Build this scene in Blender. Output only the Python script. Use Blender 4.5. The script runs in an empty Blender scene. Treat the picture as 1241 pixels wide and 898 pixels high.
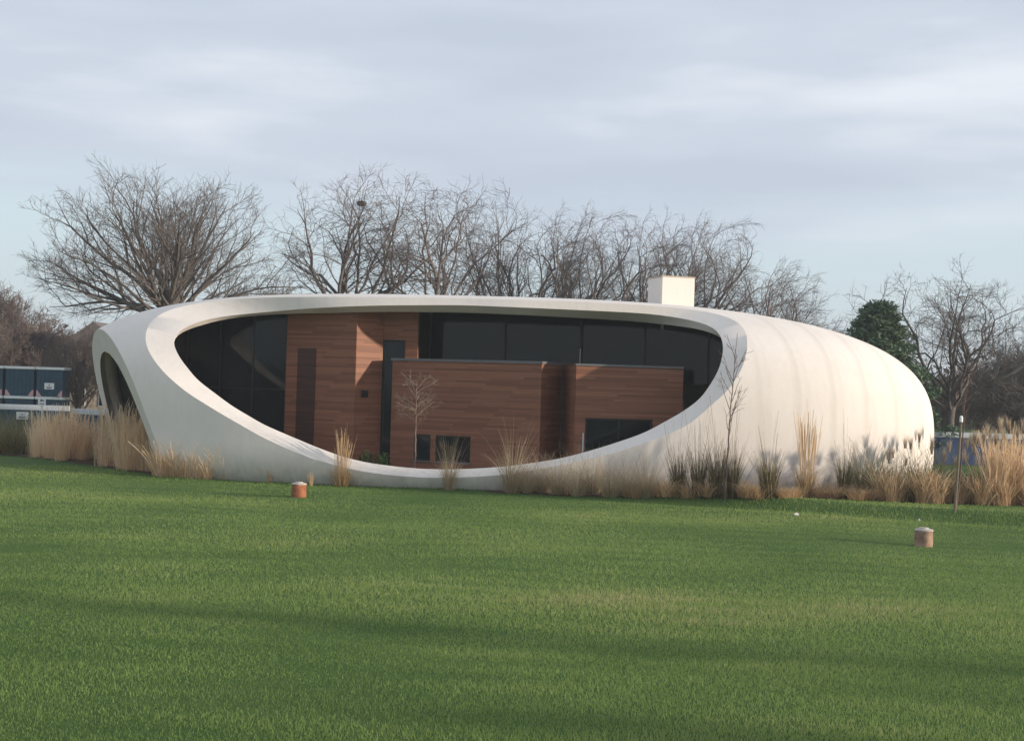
import bpy, math, random
import numpy as np
from math import sin, cos, tan, atan, atan2, pi, radians, sqrt
from mathutils import Vector, Matrix
random.seed(7); rng = np.random.default_rng(7)
SC = bpy.context.scene; COL = SC.collection

# ------------------------------------------------------------------ camera calibration (photo pixels 1241 x 898)
FPX = 1705.; CAM_H = 4.1; ROLL = radians(1.7); PITCH = atan(16/FPX)
O = np.array([0., 0., CAM_H])
def ray(px, py):
    u = (px-620.5)/FPX; v = -(py-449)/FPX
    c, s = cos(ROLL), sin(ROLL)
    x0 = u*c-v*s; v0 = u*s+v*c
    cp, sp = cos(PITCH), sin(PITCH)
    return np.array([x0, cp-v0*sp, sp+v0*cp])
def at_depth(px, py, d):
    r = ray(px, py); return O+r*(d/r[1])
def to_px(P):
    d = np.asarray(P, float)-O
    cp, sp = cos(PITCH), sin(PITCH)
    y = d[1]*cp+d[2]*sp; z = -d[1]*sp+d[2]*cp
    x0, v0 = d[0]/y, z/y
    c, s = cos(ROLL), sin(ROLL)
    u = x0*c+v0*s; v = -x0*s+v0*c
    return 620.5+u*FPX, 449-v*FPX

# ------------------------------------------------------------------ object helpers
def link(o, parent=None):
    COL.objects.link(o)
    if parent is not None: o.parent = parent
    return o
def tag(o, label=None, cat=None, group=None, kind=None):
    if label: o['label'] = label
    if cat: o['category'] = cat
    if group: o['group'] = group
    if kind: o['kind'] = kind
    return o
def thing(name, label, cat, loc=(0, 0, 0), rz=0., group=None):
    o = bpy.data.objects.new(name, None); o.empty_display_size = .2
    o.location = loc; o.rotation_euler = (0, 0, rz); link(o)
    return tag(o, label, cat, group)
def npmesh(name, V, Fs, attrs=None):
    """V (n,3); Fs a list of (m,k) index arrays"""
    me = bpy.data.meshes.new(name)
    V = np.asarray(V, np.float32)
    me.vertices.add(len(V)); me.vertices.foreach_set('co', V.ravel())
    Fs = [np.asarray(f, np.int32) for f in Fs if len(f)]
    tot = sum(f.size for f in Fs); npoly = sum(len(f) for f in Fs)
    me.loops.add(tot); me.loops.foreach_set('vertex_index', np.concatenate([f.ravel() for f in Fs]))
    me.polygons.add(npoly)
    sizes = np.concatenate([np.full(len(f), f.shape[1], np.int32) for f in Fs])
    starts = np.concatenate([[0], np.cumsum(sizes)[:-1]]).astype(np.int32)
    me.polygons.foreach_set('loop_start', starts)
    me.update(calc_edges=True)
    for k, a in (attrs or {}).items():
        at = me.attributes.new(k, 'FLOAT', 'POINT'); at.data.foreach_set('value', np.asarray(a, np.float32))
    return me
def obj(name, me, mat, parent=None, smooth=False):
    if mat is not None and len(me.materials) == 0: me.materials.append(mat)
    me.polygons.foreach_set('use_smooth', [bool(smooth)]*len(me.polygons))
    return link(bpy.data.objects.new(name, me), parent)
class MB:
    """collects shapes into one mesh"""
    def __init__(s): s.V = []; s.F = {}; s.n = 0
    def add(s, V, F):
        for f in F: s.F.setdefault(len(f), []).append([i+s.n for i in f])
        s.V += [tuple(v) for v in V]; s.n = len(s.V); return s
    def box(s, a, b, M=None):
        (x0, y0, z0), (x1, y1, z1) = a, b
        V = [(x0,y0,z0),(x1,y0,z0),(x1,y1,z0),(x0,y1,z0),(x0,y0,z1),(x1,y0,z1),(x1,y1,z1),(x0,y1,z1)]
        if M is not None: V = [tuple(M@Vector(v)) for v in V]
        return s.add(V, [(0,3,2,1),(4,5,6,7),(0,1,5,4),(1,2,6,5),(2,3,7,6),(3,0,4,7)])
    def prism(s, poly, y0, y1):
        """poly in (x,z), extruded along y"""
        n = len(poly)
        V = [(x, y0, z) for x, z in poly]+[(x, y1, z) for x, z in poly]
        F = [tuple(range(n)), tuple(range(2*n-1, n-1, -1))]
        F += [(i, n+i, n+(i+1) % n, (i+1) % n) for i in range(n)]
        return s.add(V, F)
    def lathe(s, prof, n=24, c=(0, 0, 0), jit=0.):
        V = []; F = []
        for r, z in prof:
            for k in range(n):
                a = 2*pi*k/n; rr = r*(1+jit*random.uniform(-1, 1))
                V.append((c[0]+rr*cos(a), c[1]+rr*sin(a), c[2]+z))
        for j in range(len(prof)-1):
            for k in range(n):
                F.append((j*n+k, j*n+(k+1) % n, (j+1)*n+(k+1) % n, (j+1)*n+k))
        F.append(tuple(range(n-1, -1, -1))); F.append(tuple((len(prof)-1)*n+k for k in range(n)))
        return s.add(V, F)
    def build(s, name, mat, parent=None, smooth=False, bevel=0.):
        me = npmesh(name, s.V, [np.array(f) for f in s.F.values()])
        o = obj(name, me, mat, parent, smooth)
        if bevel:
            m = o.modifiers.new('bevel', 'BEVEL'); m.width = bevel; m.segments = 2; m.limit_method = 'ANGLE'
        if smooth: me.set_sharp_from_angle(angle=radians(40))
        return o
def copy_tree(o, parent=None):
    c = o.copy(); COL.objects.link(c)
    if parent is not None: c.parent = parent
    for ch in list(o.children): copy_tree(ch, c)
    return c

# ------------------------------------------------------------------ materials
def new_mat(name):
    m = bpy.data.materials.new(name); m.use_nodes = True
    nt = m.node_tree; nt.nodes.clear()
    out = nt.nodes.new('ShaderNodeOutputMaterial')
    return m, nt, out
def N(nt, t, **kw):
    n = nt.nodes.new(t)
    for k, v in kw.items():
        if k.startswith('i_'): n.inputs[k[2:].replace('_', ' ')].default_value = v
        else: setattr(n, k, v)
    return n
def mixc(nt, fac, a, b, mode='MIX'):
    n = nt.nodes.new('ShaderNodeMix'); n.data_type = 'RGBA'; n.blend_type = mode
    for sock, v in ((n.inputs[0], fac), (n.inputs[6], a), (n.inputs[7], b)):
        if hasattr(v, 'links'): nt.links.new(v, sock)
        elif isinstance(v, (int, float)): sock.default_value = v
        else: sock.default_value = (*v, 1)
    return n.outputs[2]
def ramp(nt, val, stops):
    r = nt.nodes.new('ShaderNodeValToRGB'); e = r.color_ramp.elements
    while len(e) < len(stops): e.new(.5)
    for el, (p, c) in zip(e, stops):
        el.position = p; el.color = (*c, 1) if not isinstance(c, (int, float)) else (c, c, c, 1)
    nt.links.new(val, r.inputs[0]); return r.outputs[0]
def noise(nt, scale, detail=4., rough=.55, vec=None, dim=None):
    n = N(nt, 'ShaderNodeTexNoise'); n.inputs['Scale'].default_value = scale
    n.inputs['Detail'].default_value = detail; n.inputs['Roughness'].default_value = rough
    if vec is not None: nt.links.new(vec, n.inputs['Vector'])
    return n.outputs['Fac']
def coords(nt, which='Object', scale=None):
    tc = N(nt, 'ShaderNodeTexCoord')
    if scale is None: return tc.outputs[which]
    mp = N(nt, 'ShaderNodeMapping'); mp.inputs['Scale'].default_value = scale
    nt.links.new(tc.outputs[which], mp.inputs[0]); return mp.outputs[0]
def bump(nt, h, strength=.3, dist=.02):
    b = N(nt, 'ShaderNodeBump'); b.inputs['Strength'].default_value = strength; b.inputs['Distance'].default_value = dist
    nt.links.new(h, b.inputs['Height']); return b.outputs[0]
def principled(nt, out, col, rough=.7, spec=.4, nrm=None, metal=0.):
    p = N(nt, 'ShaderNodeBsdfPrincipled')
    if hasattr(col, 'links'): nt.links.new(col, p.inputs['Base Color'])
    else: p.inputs['Base Color'].default_value = (*col, 1)
    if hasattr(rough, 'links'): nt.links.new(rough, p.inputs['Roughness'])
    else: p.inputs['Roughness'].default_value = rough
    p.inputs['Specular IOR Level'].default_value = spec; p.inputs['Metallic'].default_value = metal
    if nrm is not None: nt.links.new(nrm, p.inputs['Normal'])
    nt.links.new(p.outputs[0], out.inputs[0]); return p
def simple(name, col, rough=.7, var=.15, scale=3., spec=.4, b=0.):
    m, nt, out = new_mat(name); v = coords(nt)
    n = noise(nt, scale, 5, .6, v)
    c = ramp(nt, n, [(.25, tuple(x*(1-var) for x in col)), (.75, tuple(min(1, x*(1+var)) for x in col))])
    principled(nt, out, c, rough, spec, bump(nt, noise(nt, scale*8, 4, .6, v), b, .02) if b else None)
    return m

def mat_render():
    m, nt, out = new_mat('white_render')
    v = coords(nt)
    c = ramp(nt, noise(nt, .55, 6, .6, v), [(.3, (.715, .66, .61)), (.7, (.765, .71, .66))])
    # vertical run-off streaks and fine specks of dirt
    st = noise(nt, 2.2, 5, .65, coords(nt, 'Object', (2.2, 2.2, .16)))
    c = mixc(nt, ramp(nt, st, [(.46, 0.), (.72, .30)]), c, (.60, .57, .53))
    # casting joints: rings round the long axis
    sx = N(nt, 'ShaderNodeSeparateXYZ'); nt.links.new(v, sx.inputs[0])
    nz = noise(nt, .35, 3, .5, v)
    ad = N(nt, 'ShaderNodeMath', operation='MULTIPLY_ADD'); nt.links.new(nz, ad.inputs[0]); ad.inputs[1].default_value = .35
    xy = N(nt, 'ShaderNodeMath', operation='MULTIPLY_ADD'); nt.links.new(sx.outputs[1], xy.inputs[0]); xy.inputs[1].default_value = .42; nt.links.new(sx.outputs[0], xy.inputs[2]); nt.links.new(xy.outputs[0], ad.inputs[2])
    dv = N(nt, 'ShaderNodeMath', operation='MULTIPLY'); nt.links.new(ad.outputs[0], dv.inputs[0]); dv.inputs[1].default_value = .62
    fr = N(nt, 'ShaderNodeMath', operation='FRACT'); nt.links.new(dv.outputs[0], fr.inputs[0])
    ring = ramp(nt, fr.outputs[0], [(0., .02), (.30, .03), (.46, .34), (.51, .30), (.58, .08), (.74, .16), (.80, .03), (1., .02)])
    gt = N(nt, 'ShaderNodeMapRange'); nt.links.new(sx.outputs[0], gt.inputs[0]); gt.inputs[1].default_value = 11.5; gt.inputs[2].default_value = 14.
    mu = N(nt, 'ShaderNodeMath', operation='MULTIPLY'); nt.links.new(ring, mu.inputs[0]); nt.links.new(gt.outputs[0], mu.inputs[1])
    c = mixc(nt, mu.outputs[0], c, (.52, .47, .42))
    base = N(nt, 'ShaderNodeMapRange'); nt.links.new(sx.outputs[2], base.inputs[0]); base.inputs[1].default_value = 1.1; base.inputs[2].default_value = .15
    sp = noise(nt, 1.3, 7, .7, coords(nt, 'Object', (1.6, 1.6, .7)))
    mb_ = N(nt, 'ShaderNodeMath', operation='MULTIPLY'); nt.links.new(base.outputs[0], mb_.inputs[0]); nt.links.new(ramp(nt, sp, [(.42, 0.), (.7, .55)]), mb_.inputs[1])
    c = mixc(nt, mb_.outputs[0], c, (.36, .33, .27))
    fine = noise(nt, 26, 6, .7, v)
    c = mixc(nt, ramp(nt, fine, [(.62, 0.), (.8, .16)]), c, (.46, .42, .38))
    h = noise(nt, 9, 8, .7, v)
    principled(nt, out, c, .85, .2, bump(nt, h, .25, .03))
    return m
def mat_wood(name, dark, light):
    m, nt, out = new_mat(name)
    v = coords(nt)
    sx = N(nt, 'ShaderNodeSeparateXYZ'); nt.links.new(v, sx.inputs[0])
    dv = N(nt, 'ShaderNodeMath', operation='DIVIDE'); nt.links.new(sx.outputs[2], dv.inputs[0]); dv.inputs[1].default_value = .095
    fl = N(nt, 'ShaderNodeMath', operation='FLOOR'); nt.links.new(dv.outputs[0], fl.inputs[0])
    fr = N(nt, 'ShaderNodeMath', operation='FRACT'); nt.links.new(dv.outputs[0], fr.inputs[0])
    # board lengths: a step along x and y, shifted from row to row
    sm = N(nt, 'ShaderNodeMath', operation='ADD'); nt.links.new(sx.outputs[0], sm.inputs[0]); nt.links.new(sx.outputs[1], sm.inputs[1])
    sh = N(nt, 'ShaderNodeMath', operation='MULTIPLY_ADD'); nt.links.new(fl.outputs[0], sh.inputs[0]); sh.inputs[1].default_value = 1.37; nt.links.new(sm.outputs[0], sh.inputs[2])
    ln = N(nt, 'ShaderNodeMath', operation='DIVIDE'); nt.links.new(sh.outputs[0], ln.inputs[0]); ln.inputs[1].default_value = 2.9
    lf = N(nt, 'ShaderNodeMath', operation='FLOOR'); nt.links.new(ln.outputs[0], lf.inputs[0])
    cb = N(nt, 'ShaderNodeCombineXYZ'); nt.links.new(fl.outputs[0], cb.inputs[0]); nt.links.new(lf.outputs[0], cb.inputs[1])
    wn = N(nt, 'ShaderNodeTexWhiteNoise'); nt.links.new(cb.outputs[0], wn.inputs[0])
    c = ramp(nt, wn.outputs[0], [(0., dark), (.55, tuple((a+b)/2 for a, b in zip(dark, light))), (1., light)])
    g = noise(nt, 1.6, 7, .7, coords(nt, 'Object', (1., 1., 26.)))
    c = mixc(nt, ramp(nt, g, [(.35, .0), (.75, .45)]), c, tuple(x*.5 for x in dark))
    gap = ramp(nt, fr.outputs[0], [(0., 1.), (.06, 1.), (.1, 0.), (1., 0.)])
    c = mixc(nt, gap, c, tuple(x*.25 for x in dark))
    principled(nt, out, c, .6, .35, bump(nt, gap, -.35, .008))
    return m
def mat_glass(name, col, rough=.04):
    m, nt, out = new_mat(name)
    v = coords(nt)
    c = ramp(nt, noise(nt, .5, 4, .6, v), [(.3, tuple(x*.6 for x in col)), (.7, tuple(x*1.4 for x in col))])
    principled(nt, out, c, rough, .27, bump(nt, noise(nt, .7, 2, .5, v), .05, .05))
    return m
def mat_blade(name, stops, transl=.35, rough=.7):
    """stops: colours per blade, picked by the 'tint' attribute"""
    m, nt, out = new_mat(name)
    a = N(nt, 'ShaderNodeAttribute', attribute_name='tint')
    c = ramp(nt, a.outputs['Fac'], stops)
    d = N(nt, 'ShaderNodeBsdfPrincipled'); d.inputs['Roughness'].default_value = rough; d.inputs['Specular IOR Level'].default_value = .25
    t = N(nt, 'ShaderNodeBsdfTranslucent'); mx = N(nt, 'ShaderNodeMixShader'); mx.inputs[0].default_value = transl
    nt.links.new(c, d.inputs['Base Color']); nt.links.new(c, t.inputs[0])
    nt.links.new(d.outputs[0], mx.inputs[1]); nt.links.new(t.outputs[0], mx.inputs[2]); nt.links.new(mx.outputs[0], out.inputs[0])
    return m

M = {}
M['render'] = mat_render()
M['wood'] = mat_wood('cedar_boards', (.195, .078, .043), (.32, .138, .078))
M['wood_dark_shade'] = mat_wood('dark_and_shaded_boards', (.05, .022, .017), (.085, .036, .025))  # for the dark door, and the recess wall with its shade painted in
M['glass'] = mat_glass('dark_glass', (.009, .013, .015), .06)
M['frame'] = simple('dark_frame', (.012, .014, .016), .45)
M['coping'] = simple('grey_coping', (.13, .13, .135), .5)
M['steel'] = simple('pale_steel', (.55, .55, .53), .35)
M['white'] = simple('white_paint', (.78, .78, .77), .55, .05)
M['navy'] = simple('dark_blue_paint', (.016, .058, .095), .5, .2, 1.5)
M['hoard_blue'] = simple('hoarding_blue', (.020, .060, .095), .55, .2, .8)
M['hoard_bluer'] = simple('hoarding_bright_blue', (.018, .048, .125), .55, .2, .8)
M['rail_grey'] = simple('pale_grey_metal', (.50, .53, .57), .5, .06)
M['black'] = simple('black_paint', (.012, .012, .014), .5)
M['red'] = simple('red_paint', (.45, .05, .06), .55)
M['pink'] = simple('faded_red_paint', (.62, .36, .38), .55)
M['emblem'] = simple('navy_print', (.02, .04, .12), .6)
M['stone'] = simple('rubble_stone', (.34, .28, .22), .9, .45, 1.6, .2, .6)
M['slate'] = simple('slate_roof', (.14, .12, .11), .7, .3, 4)
M['bark'] = simple('bark_grey', (.125, .108, .10), .9, .3, 6, .15)
M['bark_row'] = simple('bark_purple_grey', (.165, .14, .135), .9, .3, 6, .15)
M['bark_brown'] = simple('bark_red_brown', (.15, .115, .10), .9, .3, 6, .15)
M['bark_dark'] = simple('bark_dark', (.125, .105, .095), .9, .3, 6, .15)
M['stake'] = simple('weathered_stake', (.17, .14, .10), .85, .3, 9)
M['sapling'] = simple('sapling_bark', (.13, .075, .06), .8, .25, 9)
M['sapling_pale'] = simple('pale_sapling_bark', (.19, .14, .11), .8, .25, 9)
M['concrete'] = simple('concrete_cap', (.44, .40, .35), .9, .25, 7, .2, .5)
M['terracotta'] = simple('rusty_clay', (.30, .115, .06), .85, .45, 5, .2, .5)
M['litter'] = simple('litter_white', (.7, .69, .66), .7)
M['mulch'] = simple('bark_mulch', (.085, .060, .042), .95, .5, 8, .1, 1.)

# ------------------------------------------------------------------ ground
EMB = [(-2., 51.6), (4.5, 49.9), (8.9, 48.2), (16.0, 45.2), (26., 42.5), (60., 38.)]        # foot of the low bank right of centre
_ex = np.array([p[0] for p in EMB]); _ey = np.array([p[1] for p in EMB])
_bump = [(rng.uniform(.12, .55), rng.uniform(0, 2*pi), rng.uniform(0, 2*pi), rng.uniform(.006, .02)) for _ in range(22)]
def sstep(a, b, x):
    t = np.clip((x-a)/(b-a), 0, 1); return t*t*(3-2*t)
def gz(x, y):
    x = np.asarray(x, float); y = np.asarray(y, float)
    z = np.zeros(np.broadcast(x, y).shape)
    for k, a, ph, am in _bump: z = z+am*np.sin(k*(x*cos(a)+y*sin(a))*1.6+ph)
    z = z*.8*(1-sstep(90, 140, y))
    yf = np.interp(x, _ex, _ey)
    fade = sstep(.5, 9., x)
    z = z+.34*fade*sstep(0., 1.3, y-yf)*(1-.3*sstep(8, 30, y-yf))
    z = z-.10*fade*np.exp(-((y-yf+.25)/.40)**2)            # the shallow gully at its foot
    return z
def gpt(px, py, lift=0.):
    """where the ray through a photo pixel meets the ground"""
    r = ray(px, py); ts = np.linspace(8, 120, 9000); P = O+ts[:, None]*r
    k = int(np.argmax(P[:, 2] < gz(P[:, 0], P[:, 1]))); P = P[k]
    return np.array([P[0], P[1], float(gz(P[0], P[1]))+lift])
def axis(fine0, fine1, step, far0, far1):
    a = list(np.arange(fine0, fine1+1e-6, step)); s = step; x = fine1
    while x < far1: s *= 1.35; x += s; a.append(x)
    s = step; x = fine0; b = []
    while x > far0: s *= 1.35; x -= s; b.append(x)
    return np.array(b[::-1]+a)
gx = axis(-34, 34, .4, -900, 900); gy = axis(6, 72, .4, -300, 1500)
GX, GY = np.meshgrid(gx, gy); nx, ny = len(gx), len(gy)
idx = np.arange(nx*ny).reshape(ny, nx)
quads = np.stack([idx[:-1, :-1], idx[:-1, 1:], idx[1:, 1:], idx[1:, :-1]], -1).reshape(-1, 4)
def mat_lawn():
    m, nt, out = new_mat('lawn_turf'); v = coords(nt)
    a = noise(nt, .22, 5, .6, v); b = noise(nt, 1.6, 6, .65, v)
    c = ramp(nt, a, [(.3, (.055, .115, .032)), (.5, (.075, .140, .040)), (.7, (.105, .160, .046))])
    c = mixc(nt, ramp(nt, b, [(.4, 0.), (.75, .5)]), c, (.075, .10, .030))
    principled(nt, out, c, .9, .1, bump(nt, noise(nt, 9, 8, .75, v), 1., .06))
    return m
M['lawn'] = mat_lawn()
ground = obj('ground', npmesh('ground', np.stack([GX, GY, gz(GX, GY)], -1).reshape(-1, 3), [quads]), M['lawn'], smooth=True)
tag(ground, kind='structure')

# blades of the lawn
M['blade'] = mat_blade('grass_blades', [(0., (.10, .175, .050)), (.35, (.205, .305, .090)), (.7, (.29, .38, .12)), (.92, (.36, .40, .155)), (1., (.45, .41, .22))], .45)
def patch_field(x, y):
    f = np.zeros_like(x); r2 = np.random.default_rng(3)
    for k, am in ((.16, 1.), (.3, .8), (.55, .6), (1.1, .5), (2.3, .45)):
        for _ in range(4):
            a = r2.uniform(0, 2*pi); f += am*np.sin(k*2.2*(x*cos(a)*.55+y*sin(a))+r2.uniform(0, 2*pi))
    return f/4.6
def lawn_blades():
    P = []
    def strip(y0, y1, dens):
        hw0 = y1*.375+6; n = int(dens*(y1-y0)*2*hw0)
        return np.stack([rng.uniform(-hw0, hw0, n), rng.uniform(y0, y1, n)], -1)
    for y0, y1, d in ((13, 17, 1700), (17, 22, 1300), (22, 28, 900), (28, 36, 560), (36, 46, 360), (46, 60, 250)):
        P.append(strip(y0, y1, d))
    P = np.concatenate(P)
    x, y = P[:, 0], P[:, 1]
    f = patch_field(x, y)*1.35
    # no blades inside the building footprint or in the beds
    keep = ~in_footprint(x, y) & ~in_bed(x, y)
    x, y, f = x[keep], y[keep], f[keep]; n = len(x)
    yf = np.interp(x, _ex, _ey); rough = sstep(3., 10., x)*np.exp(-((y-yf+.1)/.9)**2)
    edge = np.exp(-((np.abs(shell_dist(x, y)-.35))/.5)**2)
    h = rng.gamma(6, .0068, n)*(1+.28*f)*(1+1.1*rough+.9*edge); w = .0028+.00017*y*rng.uniform(.7, 1.3, n)
    az = rng.uniform(0, 2*pi, n); lean = rng.uniform(.05, .75, n)*h; la = rng.uniform(0, 2*pi, n)
    z = gz(x, y)-.004
    b0 = np.stack([x-w*np.cos(az), y-w*np.sin(az), z], -1); b1 = np.stack([x+w*np.cos(az), y+w*np.sin(az), z], -1)
    tp = np.stack([x+lean*np.cos(la), y+lean*np.sin(la), z+h], -1)
    V = np.stack([b0, b1, tp], 1).reshape(-1, 3)
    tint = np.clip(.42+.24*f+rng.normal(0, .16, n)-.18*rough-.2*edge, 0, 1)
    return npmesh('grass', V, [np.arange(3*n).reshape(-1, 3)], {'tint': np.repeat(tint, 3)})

# ------------------------------------------------------------------ the shell building
BK = 9.5306
XC, YC, TH, AL, AR, BB, ZC, CT, CB, PX, QZ = -2.833, 63.0239, .1591, 17.4921, 20.9375, 9.5306, 1.8286, 6.0036, 3.3327, 2.642, 3.2161
ct_, st_ = cos(TH), sin(TH)
def loc(P):
    P = np.asarray(P, float); dx, dy = P[..., 0]-XC, P[..., 1]-YC
    return np.stack([dx*ct_-dy*st_, dx*st_+dy*ct_, P[..., 2]], -1)
def wor(L):
    L = np.asarray(L, float); X, Y = L[..., 0], L[..., 1]
    return np.stack([XC+X*ct_+Y*st_, YC-X*st_+Y*ct_, L[..., 2]], -1)
def SF(L, off=0.):
    X, Y, Z = L[..., 0], L[..., 1], L[..., 2]-ZC
    a = np.where(X < 0, AL-off, AR-off); c = np.where(Z < 0, CB-off*.2, CT-off*.7)
    b = np.where(Y < 0, BB-off, BK-off)
    return ((np.abs(X/a)**PX+np.abs(Y/b)**PX)**(QZ/PX)+np.abs(Z/c)**QZ)**(1/QZ)
def SG(L):
    e = 1e-3; g = np.stack([SF(L+np.eye(3)[i]*e)-SF(L-np.eye(3)[i]*e) for i in range(3)], -1)
    return g/np.linalg.norm(g, axis=-1, keepdims=True)
def shell_dist(x, y):
    L = loc(np.stack([x, y, np.zeros_like(x)], -1)); v = SF(L); return (v-1)*9.
def in_footprint(x, y): return shell_dist(x, y) < .0
def unit_(v): return np.asarray(v)/np.linalg.norm(v)
def hit_shell(px, py):
    d = ray(px, py); t = np.linspace(35, 70, 12000); L = loc(O+t[:, None]*d); v = SF(L)
    i = int(np.argmax(v < 1)) if v.min() < 1 else int(v.argmin())
    return L[i]
def on_y(px, py, Y):
    """ray through a photo pixel to the building's own plane y = Y"""
    d = ray(px, py); a = loc(O); b = loc(O+d); t = (Y-a[1])/(b[1]-a[1]); return a+t*(b-a)
def shell_solid(off, zlo, nu, nv):
    """closed mesh in local coordinates"""
    t = np.linspace(0, 2*pi, 6001)
    def plan(tt):
        c, s = np.cos(tt), np.sin(tt)
        a = np.where(c < 0, AL-off, AR-off)
        return np.stack([a*np.sign(c)*np.abs(c)**(2/PX), np.where(s < 0, BB-off, BK-off)*np.sign(s)*np.abs(s)**(2/PX)], -1)
    p = plan(t); ar = np.concatenate([[0], np.cumsum(np.linalg.norm(np.diff(p, axis=0), axis=1))])
    tu = np.interp(np.linspace(0, ar[-1], nu+1)[:-1], ar, t); pl = plan(tu)
    ct, cb = CT-off*.7, CB-off*.2
    zb = (zlo-ZC)/cb; rb = (1-abs(zb)**QZ)**(1/QZ)
    ps0 = np.linspace(0, pi/2, 3001); prof = np.stack([np.cos(ps0)**(2/QZ), np.sin(ps0)**(2/QZ)], -1)
    scl = np.array([9., ct]); arl = np.concatenate([[0], np.cumsum(np.linalg.norm(np.diff(prof*scl, axis=0), axis=1))])
    pk = np.interp(np.linspace(0, arl[-1], nv+1)[:-1], arl, ps0)
    lv = [(np.cos(a)**(2/QZ), ZC+ct*np.sin(a)**(2/QZ)) for a in pk]
    lo = []
    for k in range(1, 13):
        zz = zb*(1-k/12.)
        lo.append(((1-abs(zz)**QZ)**(1/QZ), ZC+cb*zz))
    lo = [(rb, zlo)]+[l for l in lo[:-1]]
    lv = lo+lv
    V = np.concatenate([np.concatenate([pl*r, np.full((nu, 1), z)], 1) for r, z in lv])
    m = len(lv); V = np.concatenate([V, [[0, 0, ZC+ct]], [[0, 0, zlo]]])
    i = np.arange(m*nu).reshape(m, nu); j = np.roll(i, -1, 1)
    q = np.stack([i[:-1], j[:-1], j[1:], i[1:]], -1).reshape(-1, 4)
    top = np.stack([i[-1], j[-1], np.full(nu, m*nu)], -1); bot = np.stack([j[0], i[0], np.full(nu, m*nu+1)], -1)
    return V, [q, np.concatenate([top, bot])]

# outlines of the great opening: outer edge of its flared rim, inner edge of the rim, edge of the soffit behind
E0 = [(211,372),(191,381.4),(178.9,396),(175.5,410.9),(181.5,429.6),(200,453.4),(226.8,476),(267,500.8),(320,531),(377,556),(443.4,573),(520,580),(609,576.4),(680,563.6),(746.8,548.6),(797,531.8),(835.4,515),(868.8,485),(882,473.6),(898.5,448.6),(905,423.5),(904,405),(898.5,393),(887,385),(860,377),(800,371),(705,366),(560,361.5),(450,360),(350,360),(300,361),(250,365.5)]
E1 = [(209.2,408),(209,415),(216.3,432),(238.4,460),(280.3,491.5),(320,514.9),(379,540),(412.8,552.9),(443.4,560.9),(500,567.8),(544.5,569.2),(609,566),(680,555.9),(730,541.9),(780,525.2),(827,499.3),(848.8,483.4),(863.8,461.7),(872.5,445),(876.8,425.2),(876.5,415),(872.6,403.5),(865,395),(845,388.4),(820,385.4),(801.7,381),(753,378.2),(656.7,373.8),(560,369.7),(450,370.3),(375,373.5),(310,379.5),(260,384),(226,394)]
E2 = [(209.2,408),(209,415),(216.3,432),(238.4,460),(280.3,491.5),(320,514.9),(379,540),(412.8,552.9),(443.4,560.9),(500,567.8),(544.5,569.2),(609,566),(680,555.9),(730,541.9),(780,525.2),(827,499.3),(848.8,483.4),(863.8,461.7),(872.5,445),(877,425.2),(876,413),(873.3,406.6),(853.4,399.3),(826,395.2),(800,392.5),(753.4,388.3),(656.7,383),(560,378.5),(450,378),(350,381.2),(281,387),(250,392.2),(227,398)]
def by_angle(pts, n=180):
    p = np.array(pts, float); a = np.arctan2((p[:, 1]-468)/105., (p[:, 0]-540)/350.)
    o = np.argsort(a); a, p = a[o], p[o]
    a3 = np.concatenate([a-2*pi, a, a+2*pi]); p3 = np.concatenate([p, p, p])
    aa = np.linspace(-pi, pi, n, endpoint=False)
    q = np.stack([np.interp(aa, a3, p3[:, k]) for k in (0, 1)], -1)
    for _ in range(3): q = .25*np.roll(q, 1, 0)+.5*q+.25*np.roll(q, -1, 0)
    return aa, q
def smooth(P, k):
    for _ in range(k): P = .25*np.roll(P, 1, 0)+.5*P+.25*np.roll(P, -1, 0)
    return P
aa, q0 = by_angle(E0); _, q1 = by_angle(E1); _, q2 = by_angle(E2)
R0 = smooth(np.array([hit_shell(*p) for p in q0]), 4)
up = sstep(-.1, .75, -np.sin(aa))                        # 1 along the top of the opening
d1 = .50-.62*up
R1 = smooth(np.array([on_y(p[0], p[1], r[1]+d) for p, r, d in zip(q1, R0, d1)]), 2)
d2 = .42+.25*up
R2 = np.array([on_y(p[0], p[1], r[1]+d) for p, r, d in zip(q2, R1, d2)])
ctr = R1.mean(0)
rad = R1-ctr; rad[:, 1] = 0; rad /= np.linalg.norm(rad, axis=1, keepdims=True)
gap12 = np.linalg.norm(q2-q1, axis=1)
R2 = R2+rad*(.10*(1-sstep(1., 5., gap12)))[:, None]     # where the soffit shows nothing it slopes away behind the rim
R2 = smooth(R2, 2)
ext = R0-R1; ext /= np.linalg.norm(ext, axis=1, keepdims=True)
Rm = R0+ext*.5
Rf = Rm+np.array([0, -3.5, 0])+rad*1.2
R3 = R2+np.array([0, 1.6, 0])+rad*.25
rings = [Rf, Rm, R1, R2, R3]
n_ = len(aa); V = np.concatenate(rings+[[Rf.mean(0)], [R3.mean(0)]])
i_ = np.arange(len(rings)*n_).reshape(len(rings), n_); j_ = np.roll(i_, -1, 1)
cq = np.stack([i_[:-1], j_[:-1], j_[1:], i_[1:]], -1).reshape(-1, 4)
caps = np.concatenate([np.stack([j_[0], i_[0], np.full(n_, len(V)-2)], -1), np.stack([i_[-1], j_[-1], np.full(n_, len(V)-1)], -1)])
cut_open = npmesh('cut_open', V, [cq, caps])

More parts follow.
